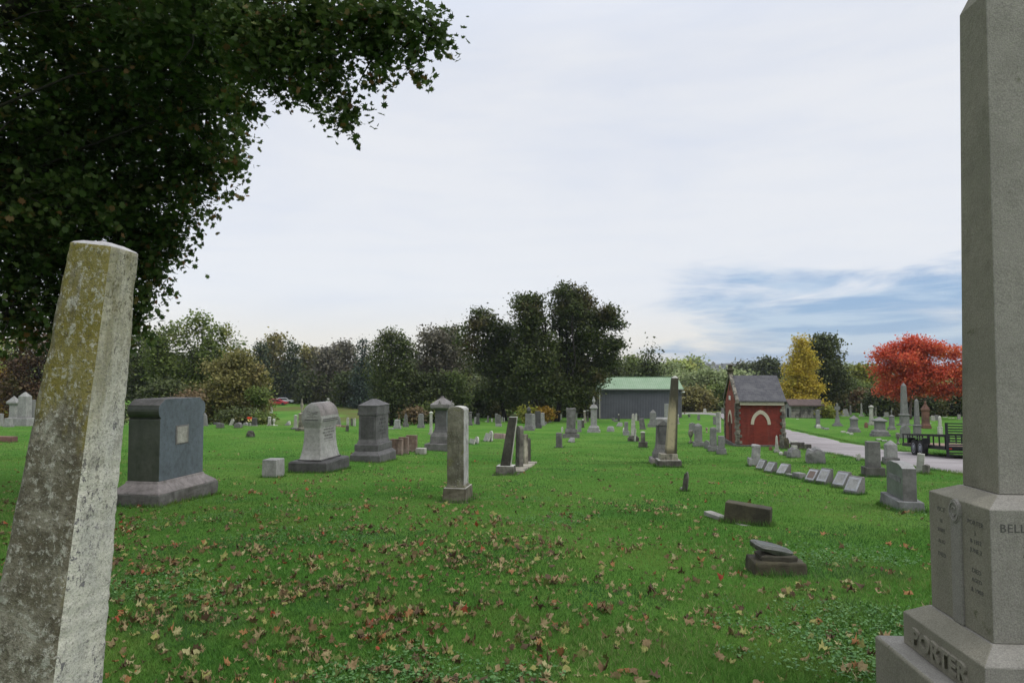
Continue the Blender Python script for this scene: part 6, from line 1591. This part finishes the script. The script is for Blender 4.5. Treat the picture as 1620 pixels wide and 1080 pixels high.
def broken():
    root = place('broken_headstone', 'broken dark slate-like slab resting on a mossy base, right foreground', 'headstone', 1216, 913, -4, (-.10, -.20))
    o = MB().loft([(-.15, .265, .18), (.13, .25, .165)]).build('base', M['moss_dark'], root, bevel=.02); roughen(o, 5, .014, 9); o.location = (.03, 0, 0)
    s = MB().loft([(.13, .16, .10), (.17, .175, .11), (.19, .12, .09)]).build('stub', M['concrete_dark'], root, bevel=.01); roughen(s, 4, .02, 8); s.location = (.03, 0, 0)
    t = MB().loft([(0, .19, .11), (.045, .20, .115), (.06, .175, .09)], ch=.05).build('broken_slab', M['polished_moss'], root, bevel=.008); roughen(t, 5, .02, 7)
    t.location = (-.02, 0, .205); t.rotation_euler = (R(6), R(13), R(10))
broken()
# polished stone on the right
def hero_r():
    W, D = .41, 1.02
    root = place('block_monument', 'polished grey-green headstone with wavy pale top on a rough base, right', 'headstone', 1421, 810, -13, (-W / 2, -D / 2))
    y = root.location.y; H = at_depth(1420, 730, y).z - root.location.z; z1 = .20
    o = MB().loft([(-.12, W / 2, D / 2), (z1, W / 2 - .01, D / 2 - .01)]).build('base', M['granite_light2'], root, bevel=.01); roughen(o, 4, .010, 10)
    w, d = .105, .43
    ol = [(-d, z1), (d, z1), (d, H - .06)] + [(d * (1 - 2 * t), H - .06 + .06 * math.sin(PI * t) ** .8 - .008 * math.cos(4 * PI * t)) for t in np.linspace(.04, .96, 12)] + [(-d, H - .06)]
    o = MB().prism(ol, w, 'x').build('block', [M['granite_green'], M['granite_mid'], M['granite_light']], root, bevel=.006)
    for p in o.data.polygons:
        if abs(p.normal.y) > .6: p.material_index = 1
        if p.normal.z > .6: p.material_index = 2
    MB().box(-w - .006, -w + .004, -d * .8, d * .7, z1 + .28, z1 + .37).build('name_panel', M['granite_light2'], root)
M['granite_green'] = stone('polished_grey_green_granite', (.13, .145, .13), (.09, .10, .09), dark=(.06, .065, .06), dk=.3, rough=.45, spec=.5)
M['granite_light2'] = stone('grey_rock_faced_granite', (.20, .20, .195), (.13, .13, .125), dk=.3, speck=.25)
hero_r()
# ================================================================ buildings
def local_box(name, x0, x1, y0, y1, z0, z1, mt, parent, bev=0):
    return MB().box(x0, x1, y0, y1, z0, z1).build(name, M[mt], parent, bevel=bev)
def barn():
    L, Wd = 11.9, 9.0
    p = at_depth(947.5, 662, 100)
    root = empty('barn', (p.x, 100, gz(p.x, 100)), R(-3)); tag(root, 'long dark grey metal barn with faded green roof', 'barn')
    z0 = root.location.z; he = at_depth(948, 615.5, 100).z - z0; hr = at_depth(948, 597, 100 + Wd / 2).z - z0
    local_box('side_wall', 0, L, 0, .12, -.6, he, 'siding', root); local_box('side_wall', 0, L, Wd - .12, Wd, -.6, he, 'siding', root)
    for x, nm in ((0.0, 'gable_wall'), (L - .12, 'gable_wall')):
        MB().prism([(.13, -.6), (Wd - .13, -.6), (Wd - .13, he), (Wd / 2, hr - .1), (.13, he)], .06, 'x', x + .06).build(nm, M['siding_side'], root)
    r = MB()
    for s in (0, 1):
        y0, y1 = (-.35, Wd / 2) if s == 0 else (Wd + .35, Wd / 2)
        q = [(-.3, y0, he - .03), (L + .3, y0, he - .03), (L + .3, y1, hr + .02), (-.3, y1, hr + .02)]
        r.rings([[tuple(v) for v in q], [(a, b, c + .09) for a, b, c in q]])
    rf = r.build('roof', M['green_roof'], root)
    local_box('ridge_cap', -.32, L + .32, Wd / 2 - .22, Wd / 2 + .22, hr + .085, hr + .15, 'green_roof', root)
    local_box('gutter', -.3, L + .3, -.47, -.36, he - .12, he + .02, 'barn_trim', root)
    MB().tube([(.12, -.12, he - .1), (.12, -.12, .1)], .06, 8).build('downspout', M['downspout'], root)
    for x in (0.02, L - .02): local_box('corner_trim', x - .09, x + .09, -.03, -.001, -.3, he - .14, 'barn_trim', root)
    MB().tube([(L - .02, -.05, he - .5), (L + .25, -.3, he - .35)], .04, 6).lathe([(.16, 0), (.2, -.12), (.08, -.2)][::-1], cx=L + .28, cy=-.34, z0=he - .3, n=8).build('wall_lamp', M['white_paint'], root)
M['siding_side'] = metal_siding('lighter_grey_metal_siding', (.15, .145, .145), 1)
barn()

def brick_vault():
    L, Wd = 2.55, 3.75
    p = at_depth(1165.5, 704, 38); root = empty('brick_vault', (p.x, 38, gz(p.x, 38)), R(-8))
    tag(root, 'small red brick receiving vault with slate roof and pale pointed arches', 'vault')
    z0 = root.location.z; he = at_depth(1168, 637.5, 38).z - z0; hr = at_depth(1165, 595, 38 + Wd / 2).z - z0
    q = .20
    # long walls with a pointed blind arch on the near side
    def gothic(cx, zb, w, h, n=9):
        o = []
        for t in np.linspace(0, 1, n):
            a = t * math.acos(.18); rr = w; o.append((w * (1 - (1 - math.cos(a)) / (1 - math.cos(math.acos(.18)))) , h * math.sin(a) / math.sin(math.acos(.18))))
        right = [(cx + x, zb + z) for x, z in o]; left = [(cx - x, zb + z) for x, z in o[:-1]][::-1]
        return right + left
    w1 = MB().box(0, L, 0, .25, -.5, he).build('long_wall', M['brick'], root)
    MB().box(0, L, Wd - .25, Wd, -.5, he).build('long_wall', M['brick'], root)
    cx = L / 2 + .02; zb = at_depth(1200, 671, 38).z - z0; zt = at_depth(1200, 648, 38).z - z0; ow = .53; ih = .36
    outer = gothic(cx, zb, ow, zt - zb); inner = gothic(cx, zb, ow - .165, (zt - zb) * .73)
    def arch_band(outer, inner, y0, y1, axis, name, mt, par):
        m = MB(); n = len(outer); f = (lambda a, y, z: (a, y, z)) if axis == 'y' else (lambda a, y, z: (y, a, z))
        rs = []
        for i in range(n):
            (a, b), (c, d) = outer[i], inner[i]; rs.append([f(a, y0, b), f(a, y1, b), f(c, y1, d), f(c, y0, d)])
        m.rings(rs); return m.build(name, M[mt], par, bevel=.008)
    a = arch_band(outer, inner, -.035, .05, 'y', 'arch', 'cream', root)
    # recess panel under the arch, a little proud shadow line each side
    MB().prism([(cx - ow + .17, -.2), (cx + ow - .17, -.2)] + [(x, z) for x, z in inner], .006, 'y', -.004).build('blind_panel', M['brick2'], root)
    # gables
    for x, nm, mt in ((0.0, 'gable_wall', 'brick_gable'), (L - .25, 'gable_wall', 'brick')):
        MB().prism([(.25, -.5), (Wd - .25, -.5), (Wd - .25, he - .05), (Wd / 2, hr - .14), (.25, he - .05)], .125, 'x', x + .125).build(nm, M[mt], root)
    gy = Wd / 2; zg = at_depth(1157, 668, 40).z - z0; zgt = at_depth(1157, 648, 40).z - z0
    outer = gothic(gy, zg, .62, zgt - zg); inner = gothic(gy, zg, .45, (zgt - zg) * .72)
    arch_band(outer, inner, -.04, .03, 'x', 'arch', 'cream', root)
    dr = MB().prism([(gy - .42, -.2), (gy + .42, -.2)] + inner[0:1] + [(y, z) for y, z in inner], .01, 'x', -.011)
    d = dr.build('door', M['door_red'], root)
    local_box('door_handle', -.05, -.022, gy + .28, gy + .33, .95, 1.12, 'black_metal', d)
    zp = at_depth(1155.5, 626, 40).z - z0
    local_box('plaque', -.035, .0, gy - .26, gy + .26, zp - .22, zp + .02, 'white_paint', root, .006)
    zl = at_depth(1155.5, 611, 40).z - z0
    MB().prism([(gy - .12, zl - .25), (gy + .12, zl - .25), (gy + .12, zl), (gy, zl + .16), (gy - .12, zl)], .012, 'x', -.004).build('gable_slit', M['dark_void'], root)  # solid near-black plate: the dark inside of the slit put into colour
    # quoins, alternating long and short, each corner one part
    for (x, y, nm) in ((0, 0, 'a'), (L, 0, 'b'), (0, Wd, 'c'), (L, Wd, 'd')):
        m = MB(); z = -.3; i = 0; rq = random.Random(nm)
        while z < he - .02:
            h = rq.uniform(.13, .19); e = .23 if i % 2 else .14; e2 = .16 if i % 2 else .26; pr = rq.uniform(.03, .075)
            low = 1.0 if z > .7 else 1.25
            x0, x1 = (x - pr, x + e * low) if x == 0 else (x - e * low, x + pr); y0, y1 = (y - pr, y + e2) if y == 0 else (y - e2, y + pr)
            m.box(x0, x1, y0, y1, z, min(z + h - .012, he)); z += h; i += 1
        o = m.build('quoins', M['quoin'], root, bevel=.015)
    # eaves board, roof, parapet copings, finial
    for y0, y1 in ((-.13, -.001), (Wd + .001, Wd + .13)): MB().box(.18, L - .05, y0, y1, he - .10, he + .02).box(.16, L - .03, y0 - .03, y1 + .03, he + .022, he + .07).build('eaves_board', M['cream'], root)
    r = MB(); hh = he + .08
    for s in (0, 1):
        y0, y1 = (-.20, Wd / 2) if s == 0 else (Wd + .20, Wd / 2)
        q4 = [(.12, y0, hh), (L + .08, y0, hh), (L + .08, y1, hr), (.12, y1, hr)]
        r.rings([q4, [(a_, b_, c_ + .06) for a_, b_, c_ in q4]])
    r.build('roof', M['slate'], root)
    m = MB()
    for s in (0, 1):
        y0, y1 = (-.22, Wd / 2) if s == 0 else (Wd + .22, Wd / 2)
        q4 = [(-.06, y0, hh - .1), (.118, y0, hh - .1), (.118, y1, hr + .02), (-.06, y1, hr + .02)]
        m.rings([q4, [(a_, b_, c_ + .22) for a_, b_, c_ in q4]])
    m.build('gable_coping', M['quoin'], root, bevel=.01)
    MB().loft([(hr + .1, .16, .16), (hr + .30, .14, .14), (hr + .34, .2, .2), (hr + .40, .2, .2), (hr + .44, .11, .11), (hr + .60, .10, .10), (hr + .64, .15, .15), (hr + .70, .05, .05)], .03, Wd / 2).build('finial', M['moss_dark'], root, bevel=.008)
    o = MB().box(-.1, L + .1, -.1, Wd + .1, -.6, .10).build('footing', M['granite_rough'], root, bevel=.02); roughen(o, 5, .03, 3)
M['quoin'] = stone('sandstone_quoins', (.29, .265, .21), (.15, .135, .11), dark=(.025, .023, .02), dk=.95, speck=.1)
M['brick2'] = brick_mat('red_brick_infill', (.20, .034, .022), (.16, .026, .018), (.13, .035, .025), stain=.35)
brick_vault()
# rubble and low wall at the vault's right corner, each stone its own thing
for i, (a, b, t, v, mt, lb) in enumerate([(1233, 1240, 688, 706, 'marble_dark', 'dark upright rubble stone against the brick vault corner'), (1240, 1249, 692, 707, 'moss_dark', 'mossy upright stone right of the brick vault corner'),
        (1250, 1273, 699.5, 707.5, 'black_stain', 'long black fallen slab right of the brick vault'), (1250, 1262, 697, 700.5, 'marble_white', 'white slab lying on top of the black fallen slab'),
        (1252, 1262, 704, 708, 'marble', 'pale stone under the left end of the black slab'), (1272, 1284, 702.5, 706, 'marble_dark', 'thin dark slab end lying farthest right of the vault')]):
    ST('kerb' if i > 1 else 'rock', a, b, t, v, mt, lb, Y=34.5 + (.5 if i == 3 else 0) if i < 4 else 33.8, dr=.35, rough=(3, .03, 5), group='rubble stones beside the brick vault', name='rubble_stone', cat='stone')

def mausoleum(u0, u1, vt, ve, vb, Y, Wd, label, rot=-8):
    p = at_depth(u0, vb, Y); root = empty('mausoleum', (p.x, Y, gz(p.x, Y)), R(rot)); tag(root, label, 'mausoleum', 'stone mausoleums')
    z0 = root.location.z; L = (u1 - u0) * Y / FPX; he = at_depth(u0, ve, Y).z - z0; hr = at_depth(u0, vt, Y + Wd / 2).z - z0
    local_box('side_wall', 0, L, 0, .3, -.5, he, 'ashlar', root); local_box('side_wall', 0, L, Wd - .3, Wd, -.5, he, 'ashlar', root)
    for x in (0, L - .3):
        MB().prism([(.3, -.5), (Wd - .3, -.5), (Wd - .3, he), (Wd / 2, hr - .12), (.3, he)], .15, 'x', x + .15).build('gable_wall', M['granite_light'], root)
    MB().box(-.06, .0, -.06, .35, -.4, he).build('pilaster', M['granite_light'], root, bevel=.02)
    MB().box(-.06, .0, Wd - .35, Wd + .06, -.4, he).build('pilaster', M['granite_light'], root, bevel=.02)
    MB().box(-.03, -.002, Wd / 2 - .45, Wd / 2 + .45, 0, he * .8).build('door', M['dark_void'], root)
    m = MB()
    for y0, y1 in ((-.3, Wd / 2), (Wd + .3, Wd / 2)):
        q4 = [(-.3, y0, he + .0), (L + .3, y0, he + .0), (L + .3, y1, hr), (-.3, y1, hr)]
        m.rings([q4, [(a, b, c + .18) for a, b, c in q4]])
    m.build('roof', M['roof_brown'], root, bevel=.02)
mausoleum(1252, 1297.5, 633, 642.5, 664, 88, 3.2, 'stone mausoleum with stained walls and brown roof under the golden tree')
mausoleum(1226, 1243, 640, 645, 660.5, 96, 3.0, 'smaller stone mausoleum peeping out behind the brick vault')

# ================================================================ trailer
def trailer():
    Yr, Yf = 24.0, 28.3
    a = Vector(((1493 - 810) / FPX * Yr, Yr, 0)); b = Vector(((1425.5 - 810) / FPX * Yf, Yf, 0)); d = (b - a); L = d.length; ang = math.atan2(d.y, d.x) - PI / 2
    # local frame: x to the right, y towards the far (front) end; origin at the near left corner
    zb = gz(a.x, a.y); zf = gz(b.x, b.y); pit = math.atan2(zf - zb, L)
    root = empty('utility_trailer', (a.x, a.y, zb + .04), ang); root.rotation_euler = (pit, 0, ang)
    tag(root, 'black open utility trailer with raised mesh ramp gate parked on the lane', 'trailer')
    W = 1.95; zd = .44; zr = .82; bm = 'black_metal'
    m = MB()
    for x in (0, W): m.box(x - .04, x + .04, 0, L, zd - .12, zd)
    for y in np.linspace(0, L, 8): m.box(.04, W - .04, y - .03 if y else 0, y + .03, zd - .10, zd - .02)
    m.build('frame', M[bm], root)
    m = MB()
    for i in range(10): m.box(.05 + i * (W - .1) / 10, .05 + (i + .94) * (W - .1) / 10, .03, L - .03, zd - .018, zd + .02)
    m.build('deck', M['wood_deck'], root)
    for x in (0, W):
        m = MB().box(x - .025, x + .025, 0, L, zr - .05, zr)
        for y in np.linspace(.03, L - .03, 9): m.box(x - .02, x + .02, y - .02, y + .02, zd, zr - .05)
        m.box(x - .02, x + .02, 0, L, (zd + zr) / 2 - .015, (zd + zr) / 2 + .015) if False else None
        m.build('side_rail', M[bm], root)
    m = MB().box(.03, W - .03, L - .05, L, zr - .05, zr)
    for x in np.linspace(.25, W - .25, 5): m.box(x - .02, x + .02, L - .045, L - .005, zd, zr - .05)
    m.build('front_rail', M[bm], root)
    # ramp gate
    zg = 1.27; m = MB()
    for x in (.03, W * .34, W * .66, W - .03): m.box(x - .04, x + .04, -.07, -.02, .10, zg)
    for z in np.linspace(.14, zg - .03, 13): m.box(.06, W - .06, -.062, -.028, z - .022, z + .022)
    m.build('ramp_gate', M[bm], root)
    for x, sx in ((-.16, -1), (W + .16, 1)):
        for y in (1.75, 2.45):
            w_ = MB(); w_.rings([[(x - .09, y + r_ * math.cos(t), .31 + r_ * math.sin(t)) for t in np.linspace(0, 2 * PI, 25)[:-1]] for r_ in (.2,)] + [[(xx, y + r_ * math.cos(t), .31 + r_ * math.sin(t)) for t in np.linspace(0, 2 * PI, 25)[:-1]] for xx, r_ in ((x - .09, .30), (x - .06, .325), (x + .06, .325), (x + .09, .30), (x + .09, .2))])
            wo = w_.build('wheel', M['tyre'], root, smooth=False)
            MB().rings([[(xx, y + r_ * math.cos(t), .31 + r_ * math.sin(t)) for t in np.linspace(0, 2 * PI, 17)[:-1]] for xx, r_ in ((x + sx * .07, .2), (x + sx * .095, .19), (x + sx * .085, .12), (x + sx * .11, .06), (x + sx * .11, .01))]).build('rim', M['rim'], wo)
        f = MB().box(x - .12, x + .12, 1.35, 2.85, .68, .70).box(x - .12, x + .12, 1.33, 1.35, .48, .70).box(x - .12, x + .12, 2.85, 2.87, .48, .70)
        f.build('fender', M[bm], root)
    MB().tube([(.3, L, zd - .06), (W / 2, L + 1.1, zd - .06)], .04, 6).tube([(W - .3, L, zd - .06), (W / 2, L + 1.1, zd - .06)], .04, 6).build('drawbar', M[bm], root)
    MB().tube([(W / 2, L + .9, zd), (W / 2, L + .9, .02)], .035, 8).build('jack', M[bm], root)
    for x in (.12, W - .12): MB().box(x - .06, x + .06, -.02, -.002, zd - .11, zd - .03).build('tail_light', M['petal_red'], root)
trailer()

# ================================================================ vehicles on the far slope, flowers
def car(u, v, Y, label, paint, rot, kind='car', sc_=1.0):
    p = at_depth(u, v, Y); root = empty('parked_car' if kind == 'car' else 'parked_van', (p.x, Y, gz(p.x, Y)), R(rot)); tag(root, label, 'car' if kind == 'car' else 'van', 'vehicles parked on the far slope')
    L, W = 4.5 * sc_, 1.8 * sc_
    if kind == 'car': ol = [(-L / 2, .3), (L / 2, .3), (L / 2, .75), (L * .28, .88), (L * .12, 1.35), (-L * .25, 1.38), (-L * .40, .95), (-L / 2, .88)]
    else: ol = [(-L / 2, .35), (L / 2, .35), (L / 2, 1.0), (L * .36, 1.15), (L * .26, 1.95), (-L / 2, 2.0)]
    MB().prism(ol, W / 2, 'y').build('body', M[paint], root, bevel=.08)
    if kind == 'car': g_ = [(-L * .33, .93), (L * .23, .93), (L * .10, 1.29), (-L * .23, 1.31)]
    else: g_ = [(L * .16, 1.15), (L * .33, 1.15), (L * .25, 1.8), (L * .16, 1.8)]
    MB().prism(g_, W / 2 + .01, 'y').build('side_windows', M['glass'], root)
    for x in (-L * .3, L * .3):
        for y in (-W / 2 + .08, W / 2 - .08):
            MB().rings([[(x + r_ * math.cos(t), y + yy, .32 + r_ * math.sin(t)) for t in np.linspace(0, 2 * PI, 17)[:-1]] for yy, r_ in ((-.1, .2), (-.1, .32), (.1, .32), (.1, .2))]).build('wheel', M['tyre'], root)
car(438, 638, 158, 'red car parked far away on the slope under the pines', 'red_paint', 8, sc_=1.1)
car(449, 637, 162, 'silver car parked just behind the red one', 'white_car', 12)
G_('block', 417, 424.5, 634.5, 639, 'marble_white', 'low white block on the far slope just above the olive tree edge', Y=158, top='hip', bh=0)
G_('block', 425.5, 431.5, 642, 651, 'marble_white', 'white square block lower on the far slope at the edge of the olive tree', Y=138, top='flat', bh=0)
def flowers():
    Y = 48.5; p = at_depth(394, 668, Y); z = gz(p.x, Y)
    root = empty('flower_bouquet', (p.x, Y, z)); tag(root, 'bright red and yellow flower bouquet on a stand above the small headstones', 'flowers')
    MB().tube([(0, 0, 0), (.02, 0, .45)], .015, 5).tube([(0, 0, .1), (.1, 0, .5)], .01, 4).tube([(0, 0, .1), (-.09, .02, .5)], .01, 4).build('stems', M['stem_green'], root)
    r = random.Random(2)
    for nm, mt, n, zz in (('red_flowers', 'petal_red', 9, .58), ('yellow_flowers', 'petal_yellow', 6, .42)):
        m = MB()
        for i in range(n):
            c = (r.uniform(-.12, .12), r.uniform(-.1, .1), zz + r.uniform(-.07, .07))
            m.lathe([(.01, -.03), (.05, -.01), (.045, .03), (.01, .035)], c[0], c[1], 7, c[2])
        m.build(nm, M[mt], root)
flowers()
edge_grass()
# ================================================================ world, sun, camera
w = bpy.data.worlds.new('World'); sc.world = w; w.use_nodes = True
nt = w.node_tree; nt.nodes.clear(); g = N(nt)
out = g.n('ShaderNodeOutputWorld'); bg = g.n('ShaderNodeBackground'); bg.inputs['Strength'].default_value = .1
SUN_EL, SUN_AZ = R(42), R(125)     # azimuth clockwise from +Y
sky = g.n('ShaderNodeTexSky', sky_type='NISHITA'); sky.sun_disc = False; sky.sun_elevation = SUN_EL; sky.sun_rotation = SUN_AZ
sky.air_density = 1.0; sky.dust_density = .6; sky.ozone_density = 1.5
tc = g.n('ShaderNodeTexCoord').outputs['Generated']; sp = g.n('ShaderNodeSeparateXYZ'); g.l(tc, sp.inputs[0])
az = g.math('ARCTAN2', sp.outputs[0], sp.outputs[1]); el = g.math('ARCSINE', sp.outputs[2])
cb = g.n('ShaderNodeCombineXYZ'); g.l(g.math('MULTIPLY', az, 2.2), cb.inputs[0]); g.l(g.math('MULTIPLY', el, 10.0), cb.inputs[1])
S = cb.outputs[0]
n1 = g.noise(S, 2.3, 6, .58, .4); n2 = g.noise(g.map(S, (1, 1.7, 1), (7, 3, 0)), 2.6, 5, .55, .4); n3 = g.noise(g.map(tc, (1, 1, 3)), 1.6, 5, .55, .4)
# opening in the cloud low on the right
hole = g.math('MULTIPLY', g.step(az, R(3), R(27)), g.math('SUBTRACT', 1.0, g.step(el, R(2.0), R(12.5))))
k = g.step(g.math('ADD', g.math('MULTIPLY', hole, 1.0), g.math('MULTIPLY', g.math('MULTIPLY', g.math('SUBTRACT', n1, .5), 2.4), g.math('MINIMUM', 1.0, g.math('MULTIPLY', hole, 3.0)))), .12, .85)
cloud = g.mix(g.step(n3, .35, .65), (7.0, 7.4, 8.3), (8.0, 8.15, 8.5))
cloud = g.mix(g.math('MULTIPLY', g.step(n2, .40, .72), .13), cloud, (6.1, 6.75, 8.1))
warm = g.math('MULTIPLY', g.math('SUBTRACT', 1.0, g.step(el, R(0.3), R(7))), .85)
cloud = g.mix(warm, cloud, (8.6, 8.0, 6.9))
blue = g.mix(g.step(n2, .42, .62), (2.0, 3.7, 6.5), (4.6, 5.9, 7.8))
blue = g.mix(.25, blue, sky.outputs[0])
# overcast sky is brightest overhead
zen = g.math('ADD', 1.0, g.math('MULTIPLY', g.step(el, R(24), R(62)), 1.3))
colr = g.mix(g.math('MULTIPLY', k, .92), cloud, blue)
colr = g.mix(.10, colr, sky.outputs[0])
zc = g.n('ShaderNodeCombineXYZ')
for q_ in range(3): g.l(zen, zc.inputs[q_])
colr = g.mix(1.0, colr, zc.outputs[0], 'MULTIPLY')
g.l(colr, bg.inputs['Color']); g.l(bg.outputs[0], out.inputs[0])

sl = bpy.data.lights.new('sun', 'SUN'); sl.energy = 1.5; sl.angle = R(25); sl.color = (1, .96, .9)
so = bpy.data.objects.new('sun', sl); COL.objects.link(so)
dirv = Vector((math.sin(SUN_AZ) * math.cos(SUN_EL), math.cos(SUN_AZ) * math.cos(SUN_EL), math.sin(SUN_EL)))
so.rotation_euler = dirv.to_track_quat('Z', 'Y').to_euler(); so.location = dirv * 60

cam = bpy.data.cameras.new('camera'); co = bpy.data.objects.new('camera', cam); COL.objects.link(co)
co.location = (0, 0, EYE); co.rotation_euler = (PI / 2 + PITCH, 0, 0)
cam.sensor_width = 36; cam.lens = 36 * FPX / 1620; cam.clip_start = .05; cam.clip_end = 9000
sc.camera = co
sc.view_settings.view_transform = 'Standard'; sc.view_settings.look = 'None'; sc.view_settings.exposure = .14; sc.view_settings.gamma = 1
sc.render.resolution_x = 1024; sc.render.resolution_y = 682
sc.cycles.max_bounces = 8; sc.cycles.transmission_bounces = 6; sc.cycles.diffuse_bounces = 4

# ---- the air between here and the hills
hz = MB().box(-4600, 4600, -450, 5600, -75, 60).build('haze', None)
tag(hz, kind='stuff'); hz['label'] = 'thin haze that pales the far woods and hills'; hz['category'] = 'haze'
m, nt, out = mat('thin_haze'); g = N(nt); pv = g.n('ShaderNodeVolumePrincipled'); pv.inputs['Color'].default_value = (.80, .86, .95, 1); pv.inputs['Density'].default_value = .00016; pv.inputs['Anisotropy'].default_value = .2
g.l(pv.outputs[0], out.inputs['Volume']); hz.data.materials.append(m)
